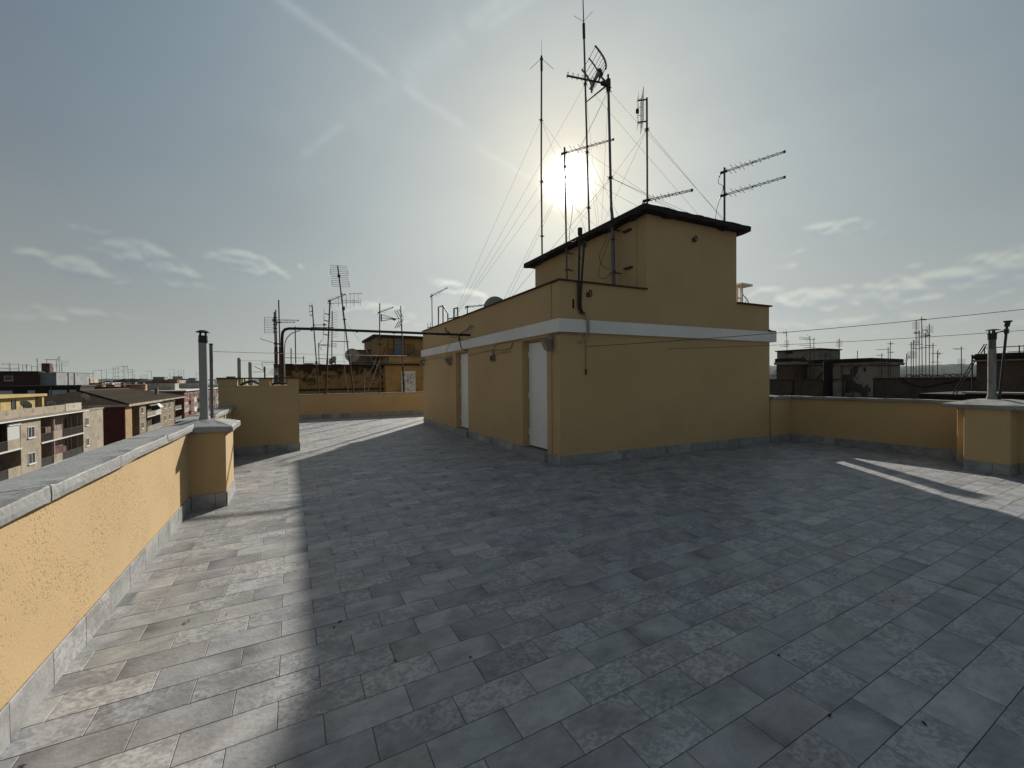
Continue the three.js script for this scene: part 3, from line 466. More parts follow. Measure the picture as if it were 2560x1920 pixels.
  part('pipe_clamp', [box(4.915, 4.985, 4.44, 4.58, z(4.9, .01), z(4.9, .07)), bar(V(4.99, 4.42, z(5, .04)), V(4.99, 4.56, z(5, .04)), .008, 5)], M.rubber, p); part('pipe_clamp', [box(5.015, 5.075, 4.23, 4.34, z(5, .01), z(5, .07)), bar(V(5.08, 4.22, z(5, .04)), V(5.08, 4.32, z(5, .04)), .008, 5)], M.rubber, p); part('ring', bar(V(4.93, 3.98, z(4.9, .04)), V(4.93, 4.01, z(4.9, .04)), .028, 8), M.rubber, p);
}

/* ---------- antennas ---------- */
const UP = V(0, 1, 0);
function lpda(t, p, dir, len, n = 12, L0 = .56, L1 = .09, rr = .0055) { // log-periodic antenna on a twin boom
  dir = dir.clone().normalize(); const side = dir.clone().cross(UP).normalize(), e = p.clone().addScaledVector(dir, len);
  part('boom', [1, -1].map(s => bar(p.clone().addScaledVector(UP, s * .016), e.clone().addScaledVector(UP, s * .016), .0085, 6)), M.alu, t);
  part('boom_end', [bar(e.clone().addScaledVector(dir, -.03), e.clone().addScaledVector(dir, .012), .030, 8), bar(p.clone().addScaledVector(dir, len * .48), p.clone().addScaledVector(dir, len * .50), .024, 8)], M.black, t);
  part('clamp', [bar(p.clone().addScaledVector(dir, -.09), p.clone().addScaledVector(dir, .06), .032, 8), bar(p.clone().addScaledVector(dir, -.09).addScaledVector(UP, .01), p.clone().addScaledVector(dir, -.11).addScaledVector(UP, -.09), .011, 6)], M.black, t);
  for (let i = 0; i < n; i++) { const k = i / (n - 1), q = p.clone().addScaledVector(dir, len * (.07 + .88 * Math.pow(k, .92))), l = lerp(L0, L1, Math.pow(k, .8)) / 2, s = i & 1 ? 1 : -1; part('element', [bar(q.clone().addScaledVector(UP, s * .016), q.clone().addScaledVector(UP, s * .016).addScaledVector(side, l), rr, 5), bar(q.clone().addScaledVector(UP, -s * .016), q.clone().addScaledVector(UP, -s * .016).addScaledVector(side, -l), rr, 5)], M.alu, t); }
}
function panel(t, c, dir, w, h, rods = 16, rr = .003) { // grid reflector with bow-tie dipoles in front
  dir = dir.clone().normalize(); const side = dir.clone().cross(UP).normalize(), at = (u, v, d) => c.clone().addScaledVector(side, u).addScaledVector(UP, v).addScaledVector(dir, d), l = [];
  for (let i = 0; i < rods; i++) { const v = -h / 2 + h * i / (rods - 1); l.push(bar(at(-w / 2, v, 0), at(w / 2, v, 0), rr, 5)); } for (const u of [-w / 2, w / 2, 0]) l.push(bar(at(u, -h / 2, 0), at(u, h / 2, 0), rr * 1.3, 5)); part('reflector', l, M.alu, t);
  for (let i = 0; i < 4; i++) { const v = h * (-.375 + .25 * i); part('dipole', [bar(at(-.17, v + .05, .09), at(.17, v - .05, .09), rr * 1.2, 5), bar(at(-.17, v - .05, .09), at(.17, v + .05, .09), rr * 1.2, 5), bar(at(0, v, 0), at(0, v, .1), rr * 2, 5)], M.alu, t); }
  part('balun_box', [bar(at(0, -.03, .10), at(0, .05, .10), .035, 8)], M.black, t); part('mount', [bar(at(0, h * .33, -.08), at(0, h * .33, .1), .016, 6), bar(at(0, -h * .33, -.08), at(0, -h * .33, .1), .016, 6)], M.black, t);
}
function yagi(t, p, dir, len, n, L, rr = .004, up = false) { dir = dir.clone().normalize(); const side = up ? UP : dir.clone().cross(UP).normalize(), e = p.clone().addScaledVector(dir, len); part('boom', bar(p.clone().addScaledVector(dir, -len * .06), e, .011, 6), M.alu, t); for (let i = 0; i < n; i++) { const q = p.clone().addScaledVector(dir, len * (.04 + .95 * i / (n - 1))), l = L * (1 - .25 * i / n) / 2; part('element', bar(q.clone().addScaledVector(side, -l), q.clone().addScaledVector(side, l), rr, 5), M.alu, t); } part('clamp', bar(p.clone().addScaledVector(UP, -.05), p.clone().addScaledVector(UP, .05), .035, 8), M.black, t); }
function triYagi(t, p, dir, len, rr = .006) { // three-boom UHF aerial with two reflector flaps
  dir = dir.clone().normalize(); const side = dir.clone().cross(UP).normalize(), at = (d, u, v) => p.clone().addScaledVector(dir, d).addScaledVector(side, u).addScaledVector(UP, v), a = at(len * .34, 0, 0), h = len * .15, ends = [at(len, 0, h), at(len, .05, 0), at(len, 0, -h)];
  part('boom', [bar(at(-.05, 0, 0), a, .02, 6), ...ends.map(e => bar(a, e, .016, 6))], M.black, t); part('boom_end', bar(at(len, 0, -h - .02), at(len, 0, h + .02), .03, 6), M.black, t); part('balun_box', bar(at(len * .30, 0, -.05), at(len * .42, 0, -.03), .045, 8), M.black, t);
  for (const s of [1, -1]) { const l = []; for (let k = 0; k < 3; k++) { const u = (k - 1) * .24; l.push(bar(at(0, u, s * .03), at(len * .22, u, s * len * .42), .016, 5)); } for (let k = 0; k < 6; k++) { const q = .15 + .17 * k; l.push(bar(at(len * .22 * q, -.24, .03 * s + s * len * .40 * q), at(len * .22 * q, .24, .03 * s + s * len * .40 * q), rr * .7, 5)); } part('reflector_flap', l, M.alu, t); }
}
function dish(t, c, dir, r, mat = M.dish, armDown = true) { dir = dir.clone().normalize(); const pts = []; for (let i = 0; i <= 10; i++) { const q = r * i / 10; pts.push(new THREE.Vector2(q, q * q / (4 * r * .6))); } for (let i = 10; i >= 0; i--) { const q = r * i / 10; pts.push(new THREE.Vector2(q, q * q / (4 * r * .6) - .012)); }
  const g = new THREE.LatheGeometry(pts, 36); g.applyQuaternion(new THREE.Quaternion().setFromUnitVectors(UP, dir)); g.translate(c.x, c.y, c.z); part('reflector', flat(g), mat, t); const side = dir.clone().cross(UP).normalize(), dn = side.clone().cross(dir).normalize(), rim = c.clone().addScaledVector(dn, (armDown ? -1 : 1) * r * .9).addScaledVector(dir, r * .3); const f = c.clone().addScaledVector(dir, r * 1.0).addScaledVector(dn, -r * .3); part('feed_arm', bar(rim, f, .014, 6), M.alu, t); part('feed_head', bar(f.clone().addScaledVector(dir, .04), f.clone().addScaledVector(dir, -.09), .034, 10), M.black, t); part('back_mount', [bar(c.clone(), c.clone().addScaledVector(dir, -.14), .05, 8), bar(c.clone().addScaledVector(dir, -.12).addScaledVector(UP, -r - .1), c.clone().addScaledVector(dir, -.12).addScaledVector(UP, .1), .024, 8)], M.rust, t); }
function mast(t, pts, r, m = M.galv) { const l = []; for (let i = 0; i < pts.length - 1; i++) l.push(bar(pts[i], pts[i + 1], r, 10)); part('mast', uvm(merge(l)), m, t); }
function clampRing(t, p, r) { part('mast_clamp', [bar(p.clone().add(V(0, -.02, 0)), p.clone().add(V(0, .02, 0)), r * 1.6, 8), bar(p.clone().add(V(-r * 3.4, 0, 0)), p.clone().add(V(r * 3.4, 0, 0)), .007, 5), bar(p.clone().add(V(0, 0, -r * 3.4)), p.clone().add(V(0, 0, r * 3.4)), .007, 5)], M.black, t); }
function guys(t, from, to, r = .0028) { for (const e of to) part('guy_wire', bar(from, V(...e), r, 5), M.wire, t); }
const LP = V(.30, 0, .954), BOOMTOP = 5.262;
{ // slim whip mast at the back of the raised block
  const t = thing('whip_antenna', 'slim whip antenna with drooping radials above the far end of the block', 'antenna', [6.75, 5.25, -10.6]); const x = 6.75, z = -10.6;
  mast(t, [V(x, 5.2, z), V(x - .01, 8, z), V(x, 11.2, z + .04)], .026); part('whip', bar(V(x, 11.2, z + .04), V(x, 11.9, z + .05), .006, 6, .003), M.black, t); part('coil', [bar(V(x, 10.95, z + .04), V(x, 11.3, z + .04), .036, 10), bar(V(x, 11.3, z + .04), V(x, 11.42, z + .04), .05, 10, .015)], M.black, t);
  for (let i = 0; i < 4; i++) { const a = i * Math.PI / 2 + 1.08; part('radial', bar(V(x, 11.33, z + .04), V(x + .36 * Math.sin(a), 11.0, z + .04 + .36 * Math.cos(a)), .006, 5), M.black, t); }
  for (const y of [6.0, 7.65, 9.5]) clampRing(t, V(x, y, z), .026);
  guys(t, V(x, 9.5, z), [[4.55, 3.56, -12.6], [9.4, 5.27, -9.2], [9.4, 5.27, -11]]); guys(t, V(x, 7.65, z), [[4.55, 3.56, -12.45], [9.4, 5.27, -9.3], [9.3, 5.27, -11]]);
}
{ // tallest mast, runs out of the picture
  const t = thing('whip_antenna', 'tallest thin antenna mast, rising through the bright sun', 'antenna', [7.45, 5.25, -9.2]); const P = y => V(7.45 - (y - 5.2) * .006, y, -9.2 - (y - 5.2) * .026);
  mast(t, [P(5.2), P(8), P(11.5)], .027); part('whip', bar(P(11.3), P(14.6), .017, 8, .008), M.black, t); part('coil', [bar(P(11.3), P(11.72), .04, 10)], M.black, t); for (let i = 0; i < 3; i++) { const a = i * 2.094 + .3; part('radial', bar(P(11.78), P(11.84).add(V(.3 * Math.sin(a), .04, .3 * Math.cos(a))), .005, 5), M.black, t); }
  for (const y of [6.48, 8.06, 10.0]) clampRing(t, P(y), .027); guys(t, P(8.06), [[9.6, 5.27, -7], [6.5, 5.27, -7], [9.5, 5.27, -11]]); guys(t, P(10), [[9.6, 5.27, -6.8], [4.6, 3.56, -12.7], [9.5, 5.27, -11]]);
}
{ // thick bracketed mast with the parabolic grid
  const t = thing('antenna_mast', 'thick wall mast carrying a parabolic grid aerial and a ring yagi', 'antenna', [6.45, 3.2, -7.12]); const P = y => V(6.45, y, -7.12 - (y - 3.8) * .027 - (y > 5.4 ? .03 : 0));
  part('mast', uvm(merge([bar(V(6.45, 3.2, -7.12), P(5.3), .042, 12), bar(P(5.28), P(5.55), .036, 12), bar(P(5.53), P(8.34), .029, 12)])), M.galv, t);
  for (const y of [4.06, 5.03]) { part('wall_bracket', [bar(P(y).add(V(-.02, 0, -.08)), P(y).add(V(-.02, 0, .08)), .02, 6), bar(P(y), V(6.66, y, -7.13), .014, 6)], M.rust, t); }
  part('cable_tie', bar(P(4.78), P(4.82), .046, 10), M.black, t); part('cable', tube([[6.41, 5.2, -7.2], [6.4, 4.9, -7.3], [6.4, 4.5, -7.55], [6.42, 4.25, -7.42], [6.41, 4.15, -7.2]], .006, 5), M.rubber, t); part('cable', tube([[6.41, 4.85, -7.2], [6.4, 4.5, -7.42], [6.4, 4.1, -7.6], [6.42, 3.98, -7.4], [6.41, 4.05, -7.16]], .006, 5), M.rubber, t);
  for (const y of [6.23, 8.24]) clampRing(t, P(y), .03); part('rotor_box', [bar(P(8.28), P(8.48), .055, 10), bar(P(8.45), P(8.60), .022, 8), bar(P(8.36).add(V(-.18, 0, -.02)), P(8.36), .05, 10)], M.black, t);
  // ring yagi
  const b = P(8.38), dir = V(-.976, 0, -.22).normalize(), side = dir.clone().cross(UP); part('boom', bar(b, b.clone().addScaledVector(dir, 1.02), .020, 8), M.black, t);
  for (let i = 0; i < 6; i++) { const q = b.clone().addScaledVector(dir, 1.0 - i * .12), g = new THREE.TorusGeometry(.055, .005, 5, 18); g.applyQuaternion(new THREE.Quaternion().setFromUnitVectors(V(0, 0, 1), dir)); g.translate(q.x, q.y + .02, q.z); part('ring_element', flat(g), M.alu, t); }
  // parabolic grid: curved side bars and straight rods between them
  const gc = V(6.40, 8.86, -7.58), gn = V(-1, 0, 0), gs1 = V(0, .394, .919).normalize(), gu = V(0, -.906, .423).normalize(); // gs1 along the rods, gu across
  const at = (a, c) => gc.clone().addScaledVector(gs1, a).addScaledVector(gu, c).addScaledVector(gn, (c * c * .65) + a * a * .2);
  for (const a of [-.27, 0, .27]) { const l = []; for (let i = 0; i < 8; i++) { const c0 = -.42 + .105 * i, c1 = c0 + .106; l.push(bar(at(a, c0), at(a, c1), a ? .022 : .017, 8)); } part('curved_bar', l, M.galv, t); }
  for (let i = 0; i < 8; i++) { const c = -.41 + .117 * i; part('grid_rod', [bar(at(-.27, c), at(0, c), .006, 5), bar(at(0, c), at(.27, c), .006, 5)], M.alu, t); }
  const fd = V(6.16, 8.44, -7.41); part('feed_tube', [bar(fd.clone().add(V(0, -.11, -.14)), fd.clone().add(V(0, .11, .14)), .038, 12)], M.grey, t); part('feed_arm', [bar(at(0, 0), fd, .016, 6), bar(at(0, .15), P(8.38), .02, 6)], M.black, t); part('stay_tube', [bar(P(8.38), V(6.1, 8.08, -7.62), .022, 8, .012)], M.galv, t); part('balun_box', bar(at(0, -.05).addScaledVector(gn, -.06), at(0, .12).addScaledVector(gn, -.06), .06, 8), M.black, t);
  guys(t, P(8.24), [[9.5, 5.27, -6.3], [9.3, 5.27, -11], [4.6, 3.56, -8.8], [4.62, 3.56, -9.1]]); guys(t, P(6.23), [[9.4, 5.27, -6.4], [8.6, 5.27, -6.4], [4.6, 3.56, -8.7]], .0035);
}
{ const t = thing('antenna_mast', 'mast with one log-periodic aerial standing right across the sun', 'antenna', [6.45, 3.2, -8.95]); const P = y => V(6.45, y, -8.92 - (y - 4.3) * .02); mast(t, [P(3.2), P(6), P(7.8)], .025); for (const y of [4.55, 5.0]) part('wall_bracket', [bar(P(y).add(V(0, 0, -.08)), P(y).add(V(0, 0, .08)), .018, 6), bar(P(y), V(6.66, y, -8.94), .014, 6)], M.rust, t); lpda(t, P(7.65), V(.71, 0, 1.05), 1.3); clampRing(t, P(7.29), .025); guys(t, P(7.29), [[4.55, 3.56, -12.5], [6.5, 5.27, -6.4], [9.3, 5.27, -11]]); part('cable', tube([[6.43, 7.2, -8.98], [6.48, 6.2, -8.7], [6.3, 5.3, -8.6], [5.9, 4.9, -7.9], [5.0, 4.5, -6.45]], .007, 5), M.rubber, t); }
{ const t = thing('antenna_mast', 'mast on the roof corner with grid panel aerial above a low boom', 'antenna', [6.95, 5.25, -6.6]); const P = y => V(6.95, y, -6.6); mast(t, [P(5.22), P(7.82)], .022); lpda(t, P(5.58), V(.46, 0, .78), .92, 12, .42, .06); panel(t, V(6.95, 7.55, -6.6).addScaledVector(V(.75, 0, .66).normalize(), -.1), V(-.78, 0, -.62), .52, .72, 17, .0028); clampRing(t, P(7.13), .022); guys(t, P(7.13), [[9.4, 5.27, -6.3], [6.5, 5.27, -9.2], [8.5, 5.27, -10.9]]); }
{ const t = thing('antenna_mast', 'mast with two stacked log-periodic aerials on the roof end', 'antenna', [9.47, 5.25, -6.5]); const P = y => V(9.47, y, -6.5); mast(t, [P(5.22), P(6.84)], .026); lpda(t, P(6.17), LP, 1.27, 13, .54, .08); lpda(t, P(6.74), LP, 1.27, 13, .54, .08); part('cable', tube([[9.42, 6.68, -6.6], [9.42, 6.5, -6.62], [9.46, 6.4, -6.53], [9.44, 6.1, -6.6], [9.42, 5.9, -6.66], [9.4, 5.6, -6.7]], .006, 5), M.rubber, t); }
{ // things on the low roof of the stair house
  const t = thing('satellite_dish', 'grey satellite dish peeping over the stair house parapet', 'dish', [5.3, 3.2, -10.9]); dish(t, V(5.3, 3.74, -10.9), V(.35, .35, -.8), .34);
  const f = thing('roof_frame', 'pale metal frame with a slanted leg behind the stair house parapet', 'frame', [6, 3.2, -17.4]); const q = (a, b) => bar(V(...a), V(...b), .028, 6);
  // stands on the terrace roof behind
  part('frame_leg', q([6, 0, -18.35], [6, 5.02, -18.35]), M.galv, f); part('frame_leg', q([6, 0, -17.7], [6, 4.98, -17.7]), M.galv, f); part('frame_leg', q([6.02, 0, -18.7], [6.02, 4.95, -18.37]), M.galv, f); part('frame_leg', q([6, 0, -17.06], [6, 4.54, -17.06]), M.galv, f); part('frame_rail', [q([6, 5.02, -18.36], [6, 4.98, -17.68]), q([6, 4.98, -17.7], [6, 4.54, -17.05])], M.galv, f);
  part('frame_rail', q([6, 4.30, -17.06], [6, 4.16, -14.9]), M.galv, f); part('frame_leg', q([6, 3.1, -16.3], [6, 4.63, -16.3]), M.galv, f); part('frame_leg', q([6, 3.1, -15.85], [6, 4.6, -15.85]), M.galv, f); part('frame_leg', q([6.05, 3.1, -16.6], [6.02, 4.6, -16.3]), M.galv, f); part('frame_rail', q([6, 4.63, -16.32], [6, 4.6, -15.83]), M.galv, f);
  const a = thing('antenna_mast', 'low log-periodic aerial just above the stair house parapet', 'antenna', [6.2, 3.2, -15.3]); mast(a, [V(6.2, 3.1, -15.3), V(6.2, 4.62, -15.3)], .022); lpda(a, V(6.2, 4.56, -15.3), V(.55, 0, .83), 1.25, 12, .4, .06);
  const w = thing('roof_frame', 'small white frame with loose wires beside the raised block', 'frame', [10.3, 3.2, -6.6]); part('post', bbox(10.14, 10.18, 3.2, 4.02, -6.65, -6.6, .004), M.white, w); part('post', bbox(10.30, 10.36, 3.2, 4.02, -6.65, -6.59, .004), M.white, w); part('top_board', bbox(10.08, 10.55, 4.02, 4.07, -6.75, -6.45, .004), M.white, w); part('rail', box(10.13, 10.34, 3.70, 3.73, -6.64, -6.61), M.white, w); part('loose_wire', tube([[10.36, 3.8, -6.6], [10.46, 3.72, -6.56], [10.54, 3.6, -6.56], [10.46, 3.52, -6.56], [10.44, 3.65, -6.58]], .007, 5), M.rubber, w); part('loose_wire', tube([[10.34, 3.85, -6.6], [10.49, 3.65, -6.56], [10.6, 3.58, -6.56]], .007, 5), M.rubber, w);
}
/* clothes lines and slack wires */
function wireThing(a, b, sag, r, label, m = M.wire) { single('washing_line', sagWire(V(...a), V(...b), sag, r), m, label, 'wire', [...a]); }
wireThing([-1.03, 2.10, -7.34], [4.5, 2.50, -13.9], .02, .004, 'washing line from the post behind the pale flue to the house');
wireThing([-1.13, 2.17, -12], [4.5, 2.38, -15.2], .02, .003, 'washing line from the taller square post to the house');
wireThing([-.905, 2.09, -12], [4.5, 2.28, -14.8], .02, .003, 'washing line from the shorter square post to the house');
wireThing([5.09, 2.29, -6.42], [12.6, 2.97, -1.42], .07, .0055, 'upper dark wire from the front wall over the shaded parapet', M.rubber);
wireThing([7.25, 2.30, -6.30], [12.6, 2.55, -1.45], .06, .0045, 'lower dark wire from the front wall over the shaded parapet', M.rubber);
/* dry leaves on the tiles */
{ const rr = rng(8), lm = std(lin(.022, .016, .012), { roughness: .9 }), sh = new THREE.Shape([[-.022, 0], [-.012, .009], [.004, .011], [.016, .006], [.024, 0], [.014, -.008], [-.002, -.010], [-.014, -.006]].map(p => new THREE.Vector2(...p)));
  for (const [x, z] of [[-0.65, -3.57], [-0.67, -3.54], [-1.05, -2.56], [-0.43, -3.53], [0.23, -2.99], [0.27, -3.04], [0.52, -2.46], [0.92, -2.27], [2.58, -1.33], [2.54, -1.4], [3.9, -1.34], [2.3, -1.03], [2.64, -0.79], [3.97, -1.74], [5.08, -2.09], [5.33, -1.78], [3.39, -3.2], [6.16, -5.58]]) { const g = new THREE.ExtrudeGeometry(sh, { depth: .0015, bevelEnabled: false }), p = g.attributes.position, k = .38 + rr() * .35, c = 6 + rr() * 8; for (let i = 0; i < p.count; i++) { const a = p.getX(i), b = p.getY(i); p.setZ(i, p.getZ(i) + a * a * c + b * b * 30); } g.scale(k, k, k); g.rotateX(-Math.PI / 2); g.rotateY(rr() * 6.28); g.translate(x, .002, z); g.computeVertexNormals(); single('dry_leaf', uvm(g), lm, 'curled dry leaf lying on the grey tiles', 'leaf', [x, .001, z], 'dry leaves scattered on the terrace'); } }
/* ---------- ground and far land ---------- */
{ const g = new THREE.PlaneGeometry(16000, 16000, 1, 1); g.rotateX(-Math.PI / 2); g.translate(0, -21.5, 0); const m = single('ground', uvm(g), std(lin(.11, .105, .095), { map: rp(cementT, 1 / 90), roughness: 1 }), null, null, [0, -21.5, 0], null, 'structure'); m.castShadow = false; }
function ridge(name, x0, z0, x1, z1, h, seed, depth, col) { // wooded ridge: a long hump with a tree-lumpy crest
  const n = 260, m = 10, P = [], d = V(x1 - x0, 0, z1 - z0), L = d.length(); d.normalize(); const nn = V(-d.z, 0, d.x), row = [];
  for (let i = 0; i <= n; i++) { const t = i / n, s = t * L, H = h * (.72 + .55 * (fbm(t * 5 + seed, 1, 4) - .5) + .10 * fbm(t * 70 + seed, 3, 3)) * sm(0, .06, t) * sm(1, .94, t), l = []; for (let k = 0; k <= m; k++) { const q = k / m, w = (q - .5) * depth, y = -21.5 + (H + 21.5) * Math.pow(Math.sin(q * Math.PI), .8) * (.92 + .16 * fbm(s * .03, k * 1.7 + seed, 3)); l.push([x0 + d.x * s + nn.x * w, y, z0 + d.z * s + nn.z * w]); } row.push(l); }
  for (let i = 0; i < n; i++) for (let k = 0; k < m; k++) { const a = row[i][k], b = row[i + 1][k], c = row[i + 1][k + 1], e = row[i][k + 1]; P.push(...a, ...b, ...c, ...a, ...c, ...e); }
  const g = new THREE.BufferGeometry(); g.setAttribute('position', new THREE.BufferAttribute(new Float32Array(P), 3)); g.computeVertexNormals(); single(name, uvm(g), col, null, null, [(x0 + x1) / 2, -21.5, (z0 + z1) / 2], null, 'structure');
}
const woodM = std(lin(.045, .06, .04), { map: rp(tarT, 1 / 160), roughness: 1 });
ridge('hills', 3300, -2600, 4400, 900, 118, 3, 900, woodM); ridge('hills', -2500, -4200, 1500, -5200, 40, 8, 900, woodM);

/* ---------- building kit ---------- */
const wf = std(lin(.55, .54, .52), { roughness: .6 }), wd = std(lin(.10, .06, .04), { roughness: .7 }), dk = std(lin(.03, .028, .026), { roughness: .9 });
function winX(b, x, z0, z1, y0, y1, fm = wf, pm = M.glass) { const a = Math.min(z0, z1), c = Math.max(z0, z1), f = .07; const w = part('window', [box(x, x + .05, y0, y1, a, a + f), box(x, x + .05, y0, y1, c - f, c), box(x, x + .05, y1 - f, y1, a + f, c - f), box(x, x + .05, y0, y0 + f, a + f, c - f), box(x + .001, x + .045, y0 + f, y1 - f, (a + c) / 2 - .03, (a + c) / 2 + .03)], fm, b); part('pane', box(x - .02, x + .015, y0 + f, y1 - f, a + f, c - f), pm, w); part('sill', box(x, x + .14, y0 - .09, y0 - .002, a - .08, c + .08), wf, w); }
function winZ(b, z, x0, x1, y0, y1, fm = wf, pm = M.glass) { const a = Math.min(x0, x1), c = Math.max(x0, x1), f = .07; const w = part('window', [box(a, a + f, y0, y1, z, z + .05), box(c - f, c, y0, y1, z, z + .05), box(a + f, c - f, y1 - f, y1, z, z + .05), box(a + f, c - f, y0, y0 + f, z, z + .05)], fm, b); part('pane', box(a + f, c - f, y0 + f, y1 - f, z - .02, z + .015), pm, w); part('sill', box(a - .08, c + .08, y0 - .09, y0 - .002, z, z + .14), wf, w); }
function shutX(b, x, z0, z1, y0, y1, m = M.shut) { const a = Math.min(z0, z1), c = Math.max(z0, z1), l = [], n = Math.max(4, Math.round((y1 - y0) / .16)); for (let i = 0; i < n; i++) { const y = lerp(y0, y1, i / n); l.push(box(x, x + .05 + (i & 1) * .012, y + .004, y + (y1 - y0) / n - .004, a, c)); } const s = part('roller_shutter', l, m, b); s.userData.kind = 'stuff'; part('shutter_box', bbox(x, x + .18, y1, y1 + .28, a - .05, c + .05, .02), wf, b); }
function balcony(b, x, z0, z1, y, d, mode, m, rail = M.rust) { // slab projecting from plane x by d, with rail or panel
  const a = Math.min(z0, z1), c = Math.max(z0, z1); const s = part('balcony', box(x, x + d, y - .18, y, a, c), wf, b);
  if (mode === 'panel') part('balcony_panel', box(x + d - .1, x + d - .002, y + .002, y + 1.0, a + .002, c - .002), m, s);
  else { const l = [box(x + d - .06, x + d - .02, y + .95, y + 1.0, a, c)]; for (let z = a; z < c; z += .22) l.push(box(x + d - .05, x + d - .03, y, y + .95, z, z + .025)); part('railing', l, rail, s); if (mode === 'glass') part('balcony_panel', box(x + d - .045, x + d - .035, y + .08, y + .92, a + .03, c - .03), m, s); }
}
const frosted = std(lin(.30, .34, .34), { roughness: .35 }), greenT = std(lin(.12, .17, .15), { roughness: .5 });
/* pale beige house across the street */
{
  const b = thing('apartment_building', 'pale beige apartment house across the street with recessed balconies', 'building', [-33, -21.5, -75]); const X = -27, pb = plast(.38, .32, .245), pk = plast(.36, .26, .22), ys = [-2.55, -5.6, -8.65, -11.7, -14.75, -17.8, -21.5];
  part('core', box(-40, X - 1.45, -21.5, -2.62, -56, -89.79), pk, b); part('roof_deck', box(-40.2, X - .001, -2.618, -2.52, -55.9, -89.9), M.oldplaster, b);
  const solid = (z0, z1, y0, y1) => part('wall', box(X - 1.449, X, y0, y1, z0, z1), pb, b);
  solid(-66.9, -71.1, -21.5, -2.62); solid(-82.6, -89.8, -21.5, -2.622); solid(-55.9, -56.4, -21.5, -2.62);
  part('cornice', bbox(-27.9, X + .45, -2.5, -2.30, -55.8, -83.2, .03), M.oldplaster, b); part('cornice', box(-27.8, X + .12, -2.51, -2.35, -83.2, -89.95), pb, b);
  part('roof_parapet', box(-28.3, -28.0, -2.515, -1.38, -56, -85.1), pb, b); part('roof_parapet', box(-28.299, -27.95, -2.51, -1.30, -80.2, -85.09), plast(.5, .45, .37), b); part('gutter', bar(V(X + .47, -2.46, -56), V(X + .47, -2.46, -83.2), .07, 8), wf, b);
  for (let i = 0; i < 5; i++) { const y = ys[i + 1];
    winX(b, X, -68.27, -69.7, y + .87, y + 2.18); winX(b, X, -83.4, -84.4, y + .9, y + 2.07);
    part('loggia_floor', box(X - 1.45, X + .08, y - .16, y, -71.1, -82.6), wf, b); part('loggia_floor', box(X - 1.45, X + .08, y - .16, y, -56.4, -66.9), wf, b);
    part('balcony_panel', box(X - .12, X - .02, y + .002, y + 1.05, -74.2, -76.4), pb, b); part('balcony_panel', box(X - .12, X - .02, y + .002, y + 1.05, -64.55, -66.89), pb, b);
    for (const [a, c] of [[-71.1, -74.19], [-76.41, -82.6], [-56.4, -64.54]]) { const l = [box(X - .07, X - .03, y + 1.0, y + 1.05, a, c)]; for (let z = a; z > c; z -= .16) l.push(box(X - .06, X - .04, y, y + 1.0, z, z - .03)); const r = part('railing', l, M.rust, b); part('rail_sheet', box(X - .09, X - .075, y + .08, y + .95, a - .05, c + .05), i % 2 ? greenT : M.glass, r); }
    for (const z of [-73.9, -76.5, -79, -80.9, -60.5, -63]) part('loggia_post', bar(V(X - .06, y, z), V(X - .06, y + 2.9, z), .03, 6), M.galv, b);
    for (const z of [-72.3, -78, -81.3, -58.5, -62]) { const d = part('balcony_door', box(X - 1.449, X - 1.40, y + .02, y + 2.2, z - .45, z + .45), i & 1 ? wd : dk, b); part('door_frame', [box(X - 1.40, X - 1.38, y + .02, y + 2.25, z - .52, z - .45), box(X - 1.40, X - 1.38, y + .02, y + 2.25, z + .45, z + .52)], wf, d); }
    part('dividing_wall', box(X - 1.44, X - .13, y + .001, y + 2.88, -74.6, -74.8), pk, b);
    if (i === 0) shutX(b, X - .1, -64.6, -66.85, y + 1.06, y + 2.6);
  }
  part('balcony_cabinet', box(X - 1.2, X - .3, -5.58, -3.9, -73, -74.3), wd, b); part('balcony_cabinet', box(X - 1.0, X - .2, -8.63, -6.9, -75.0, -78), std(lin(.10, .03, .02), { roughness: .8 }), b);
}
{ const t = thing('penthouse', 'bright yellow rooftop flat set back on the beige building', 'building', [-35, -2.5, -80]); const ym = plast(.50, .38, .15);
  part('wall', box(-39, -33.3, -2.52, -.30, -70, -86.3), ym, t); part('roof_edge', bbox(-39.3, -32.6, -.30, .07, -69.8, -87.9, .03), ym, t); part('end_fin', box(-33.3, -32.9, -2.52, -.302, -87.2, -87.7), ym, t); for (const z of [-74.2, -77.5, -81]) { const d = part('window', box(-33.3, -33.26, -2.3, -.7, z - .4, z + .4), M.glass, t); part('frame', [box(-33.27, -33.22, -2.3, -.62, z - .48, z - .4), box(-33.27, -33.22, -2.3, -.62, z + .4, z + .48)], wd, d); } part('deck_screen', box(-33.2, -33, -2.52, -1.9, -86.4, -87.1), dk, t);
  for (const [x, z, r, l] of [[-30.5, -76.5, .65, 'grey satellite dish on the beige roof before the yellow flat'], [-29.5, -80.2, .5, 'dark satellite dish low on the beige roof edge'], [-31.5, -97, .7, 'small satellite dish beside the brown hipped roof']]) { const d = thing('satellite_dish', l, 'dish', [x, z < -90 ? -2.3 : -2.52, z]); dish(d, V(x, (z < -90 ? -2.2 : -2.42) + r + .55, z), V(.3, .45, -.8), r); part('mast', bar(V(x, z < -90 ? -3 : -2.52, z + .12), V(x, -1.2, z + .12), .05, 8), M.rust, d); } }
